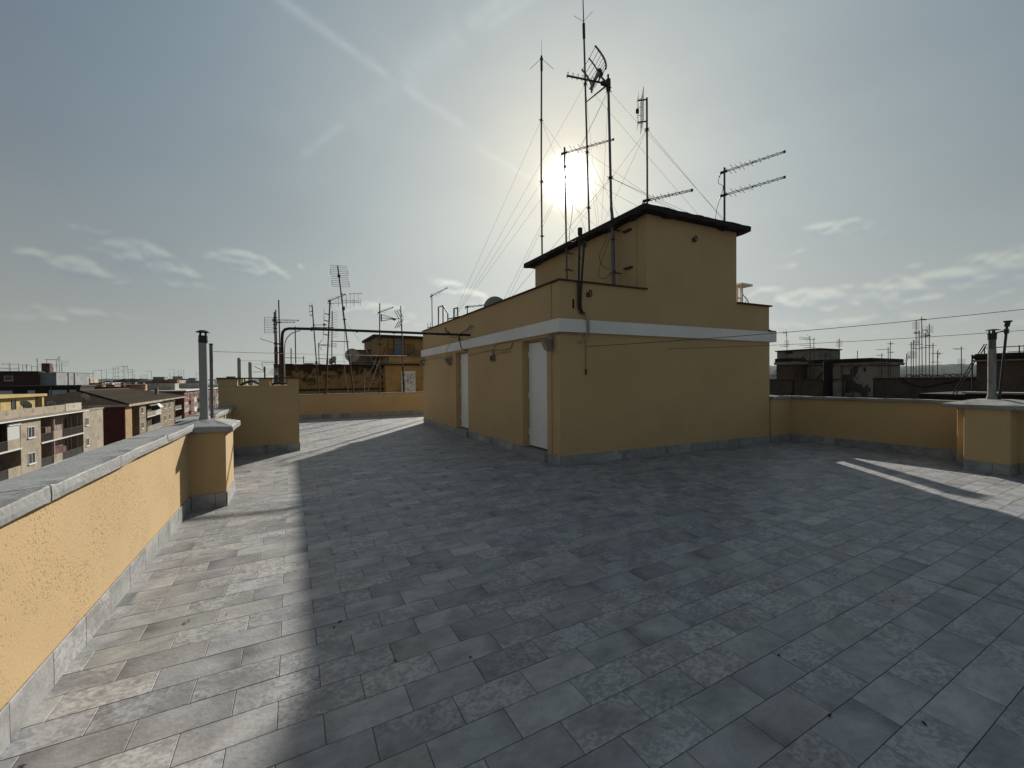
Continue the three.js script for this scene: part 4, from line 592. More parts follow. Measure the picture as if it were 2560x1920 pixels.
/* brown-red house with hipped roof */
{
  const b = thing('apartment_building', 'dark red house with brown hipped roof and cluttered balconies', 'building', [-34, -21.5, -122]); const X = -27, pr = plast(.07, .020, .014), po = plast(.42, .27, .13), pc = plast(.27, .21, .14);
  part('wall', box(-45, X - 1.6, -21.5, -2.6, -100, -144.5), pr, b); part('corner_strip', box(X - 1.6, X, -21.5, -2.62, -100.001, -103.4), po, b); part('end_wall', box(-44.9, X - .01, -21.5, -2.61, -99.98, -99.7), pr, b);
  { const e = -2.32, hx0 = -45.6, hx1 = -26.3, hz0 = -99.2, hz1 = -145.2, ry = .12, rx = -36, A = [hx1, e, hz0], B = [hx1, e, hz1], C = [hx0, e, hz1], D = [hx0, e, hz0], r0 = [rx, ry, -109], r1 = [rx, ry, -136]; const tri = l => { const g = new THREE.BufferGeometry(); g.setAttribute('position', new THREE.BufferAttribute(new Float32Array(l.flat(2)), 3)); g.computeVertexNormals(); return uvm(g); }; const rm = new THREE.MeshPhysicalMaterial({ color: lin(.055, .042, .027), map: rp(tarT, 1 / 4), roughness: 1, specularIntensity: .15 }), rm2 = std(lin(.05, .035, .028), { map: rp(tarT, 1 / 4), roughness: .95 });
    part('roof', tri([[A, r0, D], [A, B, r1], [A, r1, r0], [B, C, r1], [C, D, r0], [C, r0, r1]]), rm, b); part('roof_ridge', [bar(V(...A), V(...r0), .16, 6), bar(V(...r0), V(...r1), .18, 6), bar(V(...B), V(...r1), .16, 6)], rm2, b); part('eaves', [box(hx1 - .3, hx1 + .05, e - .45, e - .02, hz0, -121), box(hx1 - .3, hx1, e - .35, e - .02, -121, hz1), box(hx0, hx1 - .3, e - .45, e - .02, hz0 - .3, hz0 + .04)], plast(.42, .34, .25), b); part('chimney', box(-30, -29.4, -1.4, .3, -131.5, -132), M.oldplaster, b); }
  let k = 0; for (let i = 0; i < 5; i++) { const y = -5.6 - i * 3.05; part('wall', box(X - 1.59, X, y, y + 2.98, -107.8, -112), pc, b); part('wall', box(X - 1.59, X - .3, y, y + 2.98, -124, -136.5), pc, b); winX(b, X, -108.8, -110.2, y + .9, y + 2.2); winX(b, X - .3, -127, -128.4, y + .9, y + 2.2); winX(b, X - .3, -131.5, -133, y + .9, y + 2.2);
    balcony(b, X - 1.59, -112.2, -118.4, y, 1.75, 'panel', plast(.30, .25, .18)); balcony(b, X - 1.59, -118.6, -123.8, y, 1.5, i ? 'glass' : 'panel', i ? frosted : std(lin(.42, .45, .43), { roughness: .5 })); balcony(b, X - 1.59, -137, -144, y, 1.5, 'glass', greenT);
    for (const z of [-113.5, -116.4, -120, -122.5, -138.5, -142]) { const d = part('balcony_door', box(X - 1.6, X - 1.55, y + .02, y + 2.3, z - .5, z + .5), k++ % 3 ? dk : wd, b); part('door_frame', box(X - 1.56, X - 1.53, y + 2.3, y + 2.4, z - .55, z + .55), wf, d); } }
  part('awning', (() => { const g = new THREE.BoxGeometry(1.6, .05, 5); g.rotateZ(-.5); g.translate(X - .1, -3.0, -115.5); return uvm(g); })(), greenT, b); part('awning', (() => { const g = new THREE.BoxGeometry(1.5, .05, 2.6); g.rotateZ(-.9); g.translate(X + .3, -3.5, -120.5); return uvm(g); })(), std(lin(.55, .54, .5)), b);
}
/* further houses along the street */
function streetHouse(name, label, z0, z1, top, wallM, sideM, accent, balM, seed, X = -27, deep = 14) {
  const b = thing(name, label, 'building', [X - deep / 2, -21.5, (z0 + z1) / 2]), r = rng(seed), L = z0 - z1; part('wall', box(X - deep, X, -21.5, top, z0, z1), sideM, b); part('cornice', bbox(X - deep - .3, X + .6, top, top + .28, z0 + .3, z1 - .3, .03), wf, b); part('roof_room', box(X - deep * .7, X - deep * .25, top + .28, top + 2.2, z0 - L * .3, z0 - L * .5), wallM, b);
  const n = Math.max(2, Math.round(L / 6.2)); for (let f = 0; f < 4; f++) { const y = top - 2.95 - f * 3.05; for (let k = 0; k < n; k++) { const a = z0 - L * (k + .04) / n, c = z0 - L * (k + .96) / n; if ((k + (seed & 1)) % 2 === 0) { balcony(b, X + .002, a, a + (c - a) * .62, y, 1.2, f % 2 ? 'panel' : 'glass', balM); const d = part('balcony_door', box(X + .001, X + .05, y + .02, y + 2.25, a + (c - a) * .1, a + (c - a) * .26), r() < .5 ? wd : dk, b); part('door_frame', box(X + .002, X + .06, y + 2.25, y + 2.36, a + (c - a) * .08, a + (c - a) * .28), wf, d); const e = part('balcony_door', box(X + .001, X + .05, y + .02, y + 2.25, a + (c - a) * .36, a + (c - a) * .52), accent, b); part('door_frame', box(X + .002, X + .06, y + 2.25, y + 2.36, a + (c - a) * .34, a + (c - a) * .54), wf, e); winX(b, X, a + (c - a) * .72, a + (c - a) * .88, y + .9, y + 2.2); } else { part('facade_panel', box(X, X + .06, y - .1, y + 2.9, a, c), f % 2 ? wallM : accent, b); winX(b, X + .06, a + (c - a) * .2, a + (c - a) * .4, y + .9, y + 2.3); winX(b, X + .06, a + (c - a) * .62, a + (c - a) * .82, y + .9, y + 2.3); } } }
  return b;
}
streetHouse('apartment_building', 'red and white balconied block beyond the brown hipped roof', -146.5, -172, -1.0, plast(.42, .38, .32), plast(.20, .075, .05), plast(.22, .05, .035), std(lin(.55, .54, .52)), 31);
streetHouse('apartment_building', 'white and brown balconied block farther down the street', -185, -214, -1.1, plast(.45, .42, .38), plast(.24, .15, .11), plast(.16, .07, .05), std(lin(.5, .5, .5)), 44);
streetHouse('apartment_building', 'grey white block with dark shutters at the end of the street', -222, -268, -1.9, plast(.48, .48, .46), plast(.36, .36, .35), plast(.12, .05, .04), std(lin(.5, .5, .5)), 57);
/* dark blocks behind the beige house */
{ const b = thing('apartment_building', 'dark brown brick block with flat roof on the far left', 'building', [-60, -21.5, -135]); const br = plast(.085, .04, .028); part('wall', box(-78, -47.7, -21.5, 3.9, -125, -150), br, b); part('roof_edge', box(-78.2, -47.5, 3.9, 4.2, -124.8, -150.2), dk, b); winZ(b, -125, -52.6, -51.4, 2.2, 3.2); winZ(b, -125, -57, -55, 1.6, 3.2); winZ(b, -125, -62, -60, 1.6, 3.2); part('roof_stack', box(-48.3, -47, 4.2, 6.0, -128, -129.3), plast(.16, .08, .05), b); part('entry_shed', box(-47.69, -45.2, -21.5, 3.95, -125.8, -142), plast(.30, .31, .32), b); for (let i = 1; i < 3; i++) part('drain_pipe', bar(V(-45.15, -10, -128 - i * 3), V(-45.15, 4, -128 - i * 3), .09, 6), M.rust, b);
  const c = thing('apartment_building', 'long dark row of flats behind the beige house, pale shutters', 'building', [-50, -21.5, -124]); part('wall', box(-76, -38.9, -21.5, .85, -118, -124.9), plast(.045, .025, .02), c); part('roof_edge', box(-76, -38.7, .85, 1.2, -117.8, -125), dk, c); for (const [x, w] of [[-42.2, 1.3], [-40, .5], [-46, .5], [-50, 1.4], [-52.6, .6]]) { part('roller_shutter', box(x - w, x + w, -1.3, .2, -117.98, -117.93), M.shut, c); part('sill', box(x - w - .1, x + w + .1, -1.45, -1.32, -117.99, -117.8), wf, c); } part('balcony', box(-56, -47, -1.9, -1.7, -118, -116.8), wf, c); part('railing', box(-56, -47, -1.7, -.7, -116.9, -116.82), plast(.3, .3, .29), c); part('drain_pipe', bar(V(-43.2, -8, -117.9), V(-43.2, .9, -117.9), .09, 6), M.galv, c);
  const d = thing('apartment_building', 'low orange-brown block behind the hipped roof', 'building', [-46, -21.5, -176]); part('wall', box(-56, -44.8, -21.5, .3, -170, -182), plast(.20, .055, .03), d); part('roof_room', box(-44.79, -41.1, -21.5, .8, -170.5, -182), plast(.50, .31, .16), d); part('roof_edge', box(-56.2, -41, .8, 1.0, -169.9, -182.1), plast(.4, .22, .12), d); for (const x of [-44, -42.2]) winZ(d, -170.5, x - .2, x + .2, -.6, .4); part('roof_box', box(-50.6, -49, .3, 1.5, -170.8, -172), wf, d);
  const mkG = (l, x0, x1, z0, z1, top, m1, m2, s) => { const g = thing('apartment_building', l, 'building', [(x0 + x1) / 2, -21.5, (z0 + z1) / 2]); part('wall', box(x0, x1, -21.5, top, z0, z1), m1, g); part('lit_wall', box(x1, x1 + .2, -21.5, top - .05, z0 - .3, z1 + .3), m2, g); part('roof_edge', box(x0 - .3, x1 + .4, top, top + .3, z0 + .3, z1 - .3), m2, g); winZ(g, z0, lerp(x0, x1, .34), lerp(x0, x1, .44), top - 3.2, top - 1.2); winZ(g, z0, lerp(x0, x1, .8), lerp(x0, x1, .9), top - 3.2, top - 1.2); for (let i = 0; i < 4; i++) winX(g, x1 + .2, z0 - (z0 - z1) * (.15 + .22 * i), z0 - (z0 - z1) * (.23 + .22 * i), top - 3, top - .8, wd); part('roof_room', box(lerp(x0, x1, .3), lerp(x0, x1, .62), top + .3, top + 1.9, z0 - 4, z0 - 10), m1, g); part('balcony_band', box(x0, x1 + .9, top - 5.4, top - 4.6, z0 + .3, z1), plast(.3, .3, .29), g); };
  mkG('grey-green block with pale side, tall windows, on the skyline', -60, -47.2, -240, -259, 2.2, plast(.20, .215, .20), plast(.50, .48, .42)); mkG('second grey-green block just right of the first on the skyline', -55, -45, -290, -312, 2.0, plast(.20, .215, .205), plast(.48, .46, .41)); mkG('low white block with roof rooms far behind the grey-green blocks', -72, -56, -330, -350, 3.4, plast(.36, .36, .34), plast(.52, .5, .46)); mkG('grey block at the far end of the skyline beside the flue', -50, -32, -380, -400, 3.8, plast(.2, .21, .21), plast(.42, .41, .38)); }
{ // many more distant blocks
  const r = rng(91), cols = [[.36, .34, .3], [.28, .22, .17], [.2, .1, .07], [.4, .37, .33], [.25, .26, .25], [.45, .36, .24]].map(c => plast(...c)); const L = 'plain distant apartment block in the hazy sea of roofs';
  const far = (x, z, w, d, top) => { const b = thing('distant_block', L, 'building', [x, -21.5, z], 'distant blocks on the skyline'), m = cols[Math.floor(r() * 6)]; part('wall', box(x - w / 2, x + w / 2, -21.5, top, z - d / 2, z + d / 2), m, b); part('roof_edge', box(x - w / 2 - .3, x + w / 2 + .3, top, top + .35, z - d / 2 - .3, z + d / 2 + .3), wf, b); part('roof_room', box(x - w * .15, x + w * .2, top + .35, top + 2.2, z - d * .2, z + d * .2), m, b); };
  for (let i = 0; i < 30; i++) { const z = -190 - r() * 420, az = lerp(-24, 7, (i + r()) / 30) * R; const x = Math.tan(az) * -z; if (x > -36 && z > -290) continue; far(x, z, 10 + r() * 16, 10 + r() * 10, -1 + r() * 3.0); }
  for (let i = 0; i < 12; i++) { const az = lerp(66, 84, (i + r()) / 12) * R, q = 300 + r() * 500; far(Math.sin(az) * q, -Math.cos(az) * q, 14 + r() * 16, 12 + r() * 12, -8 + r() * 6); }
}
{ // stone pines on the skyline
  const tk = std(lin(.06, .045, .03)), lf = std(lin(.03, .042, .02), { roughness: .9 }); const rr = rng(12);
  [[-97.3, 2.9], [-94.7, 3.3], [-92.3, 4.2], [-90.3, 3.8], [-87.4, 4.2], [-84.4, 4], [-83.3, 3.8], [-81.2, 3.8], [-118, 3.2], [-121, 3], [-110, 2.8], [-60, 3.4], [-57, 2.8]].forEach(([x, top], k) => { const z = -330 - (k % 3) * 5, t = thing('pine_tree', 'dark round-headed pine on the far skyline', 'tree', [x, -21.5, z], 'pines on the skyline'); part('trunk', bar(V(x, -21.5, z), V(x + .4, top - 1.2, z), .4, 7, .22), tk, t); const P = []; for (let i = 0; i < 420; i++) { const a = rr() * 6.283, q = Math.sqrt(rr()), u = 2 * rr() - 1, rad = (1.9 + (k % 4) * .25), px = x + .4 + Math.cos(a) * q * rad * Math.sqrt(1 - u * u * .7), pz = z + Math.sin(a) * q * rad, py = top - 1.3 + u * 1.25 * (1 - q * q * .5), s = .3 + rr() * .25; for (let m = 0; m < 3; m++) P.push(px + (rr() - .5) * 2 * s, py + (rr() - .5) * 1.4 * s, pz + (rr() - .5) * 2 * s); } const g = new THREE.BufferGeometry(); g.setAttribute('position', new THREE.BufferAttribute(new Float32Array(P), 3)); g.setAttribute('uv', new THREE.BufferAttribute(new Float32Array(P.length / 3 * 2), 2)); g.computeVertexNormals(); part('crown', g, lf, t); });
}
/* small aerials of the far roofs */
function farAerial(x, z, y0, y1, seed, label, group, s = 1) {
  const t = thing('roof_aerial', label, 'antenna', [x, y0, z], group), r = rng(seed), lean = (r() - .5) * .06, P = y => V(x + (y - y0) * lean, y, z), m = .035 * s; part('mast', bar(P(y0), P(y1), m, 5), M.rust, t); const n = 1 + Math.floor(r() * 3);
  for (let i = 0; i < n; i++) { const y = y1 - .15 - i * (.7 + r() * .5) * s, a = (r() < .5 ? 1.3 : 4.5) + r() * .7, d = V(Math.sin(a), 0, -Math.cos(a)), len = (1.0 + r() * .7) * s; if (y < y0 + .6) break; const k = r(); if (k < .6) { const sd = d.clone().cross(UP), l = [bar(P(y).addScaledVector(d, -.1), P(y).addScaledVector(d, len), m * .75, 5)]; for (let q = 0; q < 7; q++) { const p = P(y).addScaledVector(d, len * q / 6), h = (.32 - .03 * q) * s; l.push(bar(p.clone().addScaledVector(sd, -h), p.clone().addScaledVector(sd, h), m * .35, 4)); } part('boom_aerial', l, M.rust, t); } else if (k < .82) { const sd = V(d.z, 0, -d.x), l = []; for (let q = 0; q < 8; q++) { const p = P(y - .1 * q * s); l.push(bar(p.clone().addScaledVector(sd, -.3 * s), p.clone().addScaledVector(sd, .3 * s), m * .35, 4)); } part('panel_aerial', l, M.rust, t); } else { const l = []; for (const w of [.16, 0, -.16]) l.push(bar(P(y), P(y).addScaledVector(d, len).add(V(0, w * s, 0)), m * .45, 4)); l.push(bar(P(y).addScaledVector(d, len).add(V(0, -.18 * s, 0)), P(y).addScaledVector(d, len).add(V(0, .18 * s, 0)), m * .5, 4)); for (const w of [1, -1]) l.push(bar(P(y), P(y).addScaledVector(d, .25).add(V(0, .45 * w * s, 0)), m * .5, 4)); part('horn_aerial', l, M.rust, t); } }
}
{ const G = 'aerials on the brick block', A = 'thin aerial on the roof of the dark brick block'; [[-53, 5.9], [-51.7, 5.9], [-51.1, 5.7], [-50.6, 5.8], [-49.8, 5.4], [-48.9, 7.1], [-47.5, 6.9], [-45.9, 7], [-45.5, 7.6], [-45.1, 6.2]].forEach(([x, y], i) => farAerial(x, -128, 4, y, 200 + i, A, G, 1.1)); farAerial(-43.4, -119.5, 1.1, 4.9, 240, 'leaning aerial on the long dark row of flats', null, 1.2);
  const G2 = 'aerials on the distant roofs', B = 'thin aerial on a distant roof of the skyline'; [[-60.4, 6.2], [-59, 6.3], [-57.3, 6.9], [-56.8, 6.6], [-55.8, 7.4], [-54.5, 7.6], [-54, 7.6], [-52.9, 7.7], [-52, 6.5], [-51.1, 4.6], [-49.8, 4.1], [-47.7, 4.5], [-46.3, 5.9], [-40.9, 5.1], [-39.7, 6.5], [-38.5, 4.8], [-37.6, 5.5], [-36.8, 6.3], [-62.4, 5.5], [-64, 5], [-33, 5], [-30, 5.2]].forEach(([x, y], i) => farAerial(x, -200, -1, y, 300 + i, B, G2, 1.3));
  const b = thing('apartment_building', 'low flat-roofed block under the skyline aerials', 'building', [-48, -21.5, -206]); part('wall', box(-70, -28.2, -21.5, -1.3, -198, -216), plast(.25, .23, .2), b); part('roof_edge', box(-70.2, -28, -1.3, -1, -197.8, -216.2), M.oldplaster, b); for (const x of [-61, -58, -55, -52, -49.5]) part('roof_stack', box(x - .5, x + .5, -1, 1.6, -201, -202.4), plast(.2, .17, .14), b); }

/* ---------- old neighbouring roofs straight ahead ---------- */
{
  const b = thing('old_roof_building', 'ochre rooftop building blackened by mould behind the far parapet', 'building', [2.5, -21.5, -34]); part('block', box(-1.1, 10.4, -21.5, .7, -38, -30.1), plast(.3, .21, .1), b);
  const w = new THREE.PlaneGeometry(6.9, 2.05); const wb = box(-1.0, 5.75, .7, 2.68, -30.4, -30); { const p = wb.attributes.position, u = wb.attributes.uv; for (let i = 0; i < p.count; i++) u.setXY(i, (p.getX(i) + 1 + (p.getZ(i) + 30.2) * .5) / 6.9, (p.getY(i) - .7) / 2.0); } part('mouldy_wall', wb, M.mould, b); { const l = []; for (let i = 0; i < 12; i++) { const x = -1.02 + i * .57; l.push(bbox(x, x + .565, 2.66 + (i * 37 % 5) * .008, 2.74 + (i * 13 % 5) * .012, -30.5, -29.93, .015)); } l.forEach(g => part('coping_stone', g, M.tar, b)); } part('ledge', box(-.9, 5.75, 1.02, 1.12, -29.99, -29.9), M.tar, b);
  // upper house
  const h = thing('old_roof_house', 'two-level ochre stair house with blue-grey door and tagged white door', 'building', [7.5, .7, -31]);
  part('lower_wall', box(5.72, 10.2, .7, 2.72, -36, -29.2), plast(.42, .275, .11), h); part('ledge', [box(5.6, 10.3, 2.70, 2.82, -36, -29.05)], M.tar, h); part('middle_wall', box(6.0, 10.2, 2.82, 3.34, -36, -29.35), plast(.43, .29, .12), h); part('middle_coping', box(5.92, 10.25, 3.34, 3.40, -36, -29.25), M.oldplaster, h);
  part('upper_wall', box(5.35, 10.2, 3.4, 4.78, -36, -31), plast(.36, .235, .10), h); part('roof_slab', [box(5.2, 10.4, 4.78, 4.98, -36.2, -30.75)], M.tar, h); const d = part('upper_door', box(6.72, 7.4, 3.4, 4.86 - .18, -31, -30.96), std(lin(.14, .17, .19), { roughness: .6 }), h); part('door_frame', [box(6.66, 6.72, 3.4, 4.72, -31, -30.94), box(7.4, 7.46, 3.4, 4.72, -31, -30.94)], M.rust, d);
  { const c = document.createElement('canvas'); c.width = 256; c.height = 380; const x = c.getContext('2d'); x.fillStyle = '#e8e8e6'; x.fillRect(0, 0, 256, 380); x.strokeStyle = '#15151a'; x.lineCap = 'round'; const s = (w, ...p) => { x.lineWidth = w; x.beginPath(); x.moveTo(p[0], p[1]); for (let i = 2; i < p.length; i += 4) x.quadraticCurveTo(p[i], p[i + 1], p[i + 2], p[i + 3]); x.stroke(); }; s(7, 60, 30, 75, 70, 30, 120, 10, 160, 60, 170); s(7, 100, 60, 130, 110, 90, 190); s(6, 130, 60, 110, 130, 140, 150, 170, 110, 175, 60); s(6, 170, 60, 160, 130, 150, 200); s(6, 200, 50, 150, 80, 190, 120, 260, 110, 240, 60, 215, 30, 180, 75); s(6, 225, 150, 190, 190, 160, 200, 200, 210, 225, 250); s(7, 30, 190, 90, 150, 130, 170, 80, 210, 140, 210); s(9, 60, 190, 55, 260, 60, 330); s(6, 95, 300, 110, 320, 140, 330); s(6, 118, 310, 118, 330, 116, 350); x.beginPath(); x.arc(165, 345, 7, 0, 7); x.fillStyle = '#15151a'; x.fill(); s(5, 20, 90, 60, 120, 45, 190); const tx = new THREE.CanvasTexture(c); tx.colorSpace = THREE.SRGBColorSpace; const g = new THREE.BoxGeometry(1.0, 1.55, .04); g.translate(7.3, 1.53, -29.175); part('tagged_door', flat(g), new THREE.MeshStandardMaterial({ map: tx, color: lin(.8, .8, .82), roughness: .6 }), h); }
  for (const [x0, y0, pts] of [[8.6, 4.2, [[0, .4], [.05, 0], [.2, -.05], [.25, .35]]], [8.95, 4.0, [[0, 0], [.15, .35], [.2, -.1], [.35, .1], [.5, -.05]]], [5.9, 4.62, [[0, 0], [.1, .12], [.2, 0], [.1, -.1], [0, 0]]]]) part('scribble', tube(pts.map(p => [x0 - .9 + p[0] * .7, y0 - .1 + p[1] * .7, -30.99]), .012, 5), M.black, h);
  const ld = thing('roof_ladder', 'rusty railing and slanting ladder below the blue-grey door', 'ladder', [6.2, 2.8, -29.6]); const q = (a, c, r = .022) => bar(V(...a), V(...c), r, 6); part('stringer', q([5.1, 2.4, -29.7], [6.1, 4.4, -29.9]), M.rust, ld); part('stringer', q([5.5, 2.3, -29.5], [6.35, 3.9, -29.7]), M.rust, ld); for (let i = 0; i < 6; i++) part('rung', q([5.2 + i * .15, 2.55 + i * .29, -29.7], [5.55 + i * .14, 2.5 + i * .25, -29.55], .014), M.rust, ld); part('rail', q([6.0, 3.4, -29.6], [6.0, 4.5, -29.6]), M.rust, ld); part('rail', q([6.0, 4.2, -29.6], [7.9, 4.2, -29.6], .016), M.rust, ld); part('rail', [q([7.6, 4.18, -29.6], [7.6, 3.4, -29.6]), q([7.8, 4.2, -29.6], [7.8, 3.4, -29.6])], M.rust, ld); part('rail', q([7.58, 3.65, -29.6], [7.82, 3.65, -29.6]), M.rust, ld);
  const tk = thing('roof_shed', 'plain low pale shed behind the big satellite dish', 'building', [5.2, .7, -33.5]); part('wall', box(4.05, 6.6, .7, 3.92, -34.5, -33), plast(.27, .225, .165), tk); part('roof_edge', box(3.98, 6.6, 3.92, 4.0, -34.6, -32.92), M.tar, tk);
  const d1 = thing('satellite_dish', 'big grey satellite dish at the end of the mouldy wall', 'dish', [3.6, 2.7, -29.8]); dish(d1, V(3.62, 3.34, -29.6), V(-.15, .12, .98), .46, M.dish); part('stand', bar(V(3.75, 2.66, -29.85), V(3.75, 3.4, -29.85), .05, 8), M.rust, d1); const d2 = thing('satellite_dish', 'small tilted satellite dish resting above the mouldy wall', 'dish', [2.55, 2.7, -30.2]); dish(d2, V(2.52, 2.98, -30.1), V(-.55, .5, -.5), .32, M.dish); part('stand', bar(V(2.6, 2.66, -30.2), V(2.6, 3.0, -30.2), .04, 8), M.rust, d2);
}
/* masts standing on the far parapet */
{
  const Z = -20.1; { const t = thing('antenna_mast', 'tall leaning mast with ladder-like panel aerial on the far parapet', 'antenna', [2.49, 1.08, Z]); const P = y => V(2.49 - (y - 1.1) * .105, y, Z); part('mast', [bar(P(1.06), P(3), .036, 8), bar(P(3), P(6.85), .028, 8)], M.rust, t); for (const [y, h] of [[6.62, .0], [6.12, 0]]) { const l = []; const up = V(-.105, 1, 0).normalize(), sd = V(1, .02, .1).normalize(); for (let k = 0; k < 6; k++) { const c = P(y).addScaledVector(up, (k - 2.5) * .085).add(V(.02, 0, .08)); l.push(bar(c.clone().addScaledVector(sd, -.36), c.clone().addScaledVector(sd, .36), .008, 5)); } for (const s of [-.36, .36]) l.push(bar(P(y).addScaledVector(up, -.2).addScaledVector(sd, s).add(V(.02, 0, .08)), P(y).addScaledVector(up, .05).addScaledVector(sd, s).add(V(.02, 0, .08)), .008, 5)); part('panel_aerial', l, M.rust, t); } part('balun_box', [bar(P(6.32).add(V(0, 0, .05)), P(6.44).add(V(0, 0, .05)), .07, 8)], M.black, t); yagi(t, P(5.58), V(.95, .07, .3), .9, 8, .2, .006); yagi(t, P(5.28), V(.99, .06, .2), .7, 5, .7, .006, true); part('amplifier', box(2.06, 2.16, 4.86, 5.02, Z - .02, Z + .1), M.black, t); for (const y of [2.2, 4.45]) part('mast_clamp', [bar(P(y).add(V(-.09, 0, 0)), P(y).add(V(.09, 0, 0)), .014, 6), bar(P(y - .04), P(y + .04), .05, 8)], M.rust, t); part('cable', tube([P(5).add(V(-.04, 0, .03)), P(3.9).add(V(-.06, 0, .05)), P(2.4).add(V(-.25, 0, .06)), P(1.1).add(V(-.22, 0, .06))], .008, 5), M.cable, t); guys(t, P(4.4), [[4.4, 1.1, -20.1], [5.5, 2.7, -30]], .004); }
  { const t = thing('antenna_mast', 'mast with big slanting log-periodic aerial on the far parapet', 'antenna', [1.33, 1.08, Z]); const P = y => V(1.33 + (y - 1.1) * .053, y, Z); part('mast', [bar(P(1.06), P(2.6), .04, 8), bar(P(2.6), P(5.3), .03, 8)], M.rust, t); lpda(t, P(5.25), V(.8, .34, .5), .82, 8, .9, .2, .006); yagi(t, P(5.12), V(.98, .1, .15), 1.3, 5, .42, .007, true); for (const y of [4.62, 4.32, 3.98, 3.7]) part('dipole', [bar(P(y), P(y).add(V(-.2, .03, .05)), .022, 6), bar(P(y).add(V(-.22, -.22, .1)), P(y).add(V(-.22, .22, .1)), .006, 5)], M.black, t); part('reflector', (() => { const l = []; for (let k = 0; k < 11; k++) l.push(bar(V(1.5, 3.6 + k * .11, Z - .3), V(1.85, 3.66 + k * .11, Z + .1), .006, 5)); return l; })(), M.alu, t); part('amplifier', box(1.26, 1.34, 4.1, 4.2, Z + .03, Z + .12), M.black, t); }
  { const t = thing('antenna_mast', 'thin mast with small dipoles beside the slanting aerial mast', 'antenna', [1.05, 1.08, Z]); const P = y => V(1.05 - (y - 1.1) * .058, y, Z); part('mast', bar(P(1.06), P(5.0), .024, 8), M.rust, t); yagi(t, P(4.12), V(.98, .06, .2), .55, 8, .4, .006); for (const y of [4.95, 4.72, 4.55]) part('dipole', bar(P(y).add(V(-.12, 0, 0)), P(y).add(V(.02, 0, 0)), .018, 6), M.black, t); part('reflector', [bar(P(5.1).add(V(-.12, 0, .05)), P(4.5).add(V(-.12, 0, .05)), .006, 5), bar(P(5.1).add(V(0, 0, .05)), P(4.8).add(V(0, 0, .05)), .006, 5)], M.alu, t); part('cap_ball', bar(P(2.42), P(2.52), .05, 8), M.rust, t); }
  { const t = thing('antenna_mast', 'upright mast with short log-periodic aerial beside the old house', 'antenna', [3.64, 1.08, Z]); const P = y => V(3.64 + (y - 1.1) * .016, y, Z); part('mast', [bar(P(1.06), P(2.8), .036, 8), bar(P(2.8), P(5.3), .026, 8)], M.rust, t); lpda(t, P(4.88), V(.72, .28, .6), .72, 9, .8, .1, .005); part('panel_aerial', (() => { const l = []; for (let k = 0; k < 7; k++) l.push(bar(P(3.1 + k * .1).add(V(-.16, 0, .04)), P(3.1 + k * .1).add(V(.02, 0, .04)), .007, 5)); l.push(bar(P(3).add(V(-.16, 0, .04)), P(3.75).add(V(-.16, 0, .04)), .007, 5)); return l; })(), M.alu, t); for (const y of [3.62, 3.36]) part('dipole', bar(P(y).add(V(-.06, 0, .05)), P(y).add(V(.1, 0, .05)), .03, 6), M.black, t); part('cable', tube([P(3.2).add(V(0, 0, .05)), V(3.3, 2.2, Z + .1), V(3.0, 1.8, Z + .1), V(2.95, 1.12, Z + .1)], .012, 5), M.cable, t); part('cable', tube([P(2.6).add(V(0, 0, .05)), V(3.4, 1.9, Z + .12), V(3.35, 1.6, Z + .12), V(3.55, 1.55, Z + .12), P(1.9).add(V(0, 0, .06))], .011, 5), M.cable, t); part('stay', bar(V(3.62, 2.5, Z), V(3.1, 1.08, Z), .012, 5), M.cable, t); }
  { const t = thing('antenna_mast', 'mast with arrow-shaped UHF aerial before the tagged white door', 'antenna', [4.79, 1.08, Z]); const P = y => V(4.79 - (y - 1.1) * .025, y, Z); part('mast', [bar(P(1.06), P(2.3), .045, 8), bar(P(2.3), P(5.25), .024, 8)], M.rust, t); triYagi(t, P(4.62), V(-.97, -.03, .22), 1.0); for (const y of [1.5, 1.9, 2.25]) part('mast_clamp', bar(P(y), P(y + .05), .07, 8), M.rust, t); part('cable', tube([P(4.4).add(V(.02, 0, .03)), P(3.6).add(V(.04, 0, .05)), P(2.4).add(V(0, 0, .06))], .009, 5), M.cable, t); }
  { const t = thing('antenna_mast', 'single log-periodic aerial rising behind the end of the stair house', 'antenna', [6.26, 1.08, Z]); part('mast', bar(V(6.26, 1.06, Z), V(6.24, 5.98, Z), .022, 8), M.rust, t); lpda(t, V(6.24, 5.88, Z), V(.6, .33, .72), .95, 9, .7, .1, .005); part('panel_aerial', [bar(V(6.0, 4.3, Z), V(6.3, 4.3, Z), .02, 6), bar(V(6.02, 4.1, Z), V(6.02, 4.5, Z), .01, 6), bar(V(6.16, 4.1, Z), V(6.16, 4.55, Z), .01, 6)], M.rust, t); }
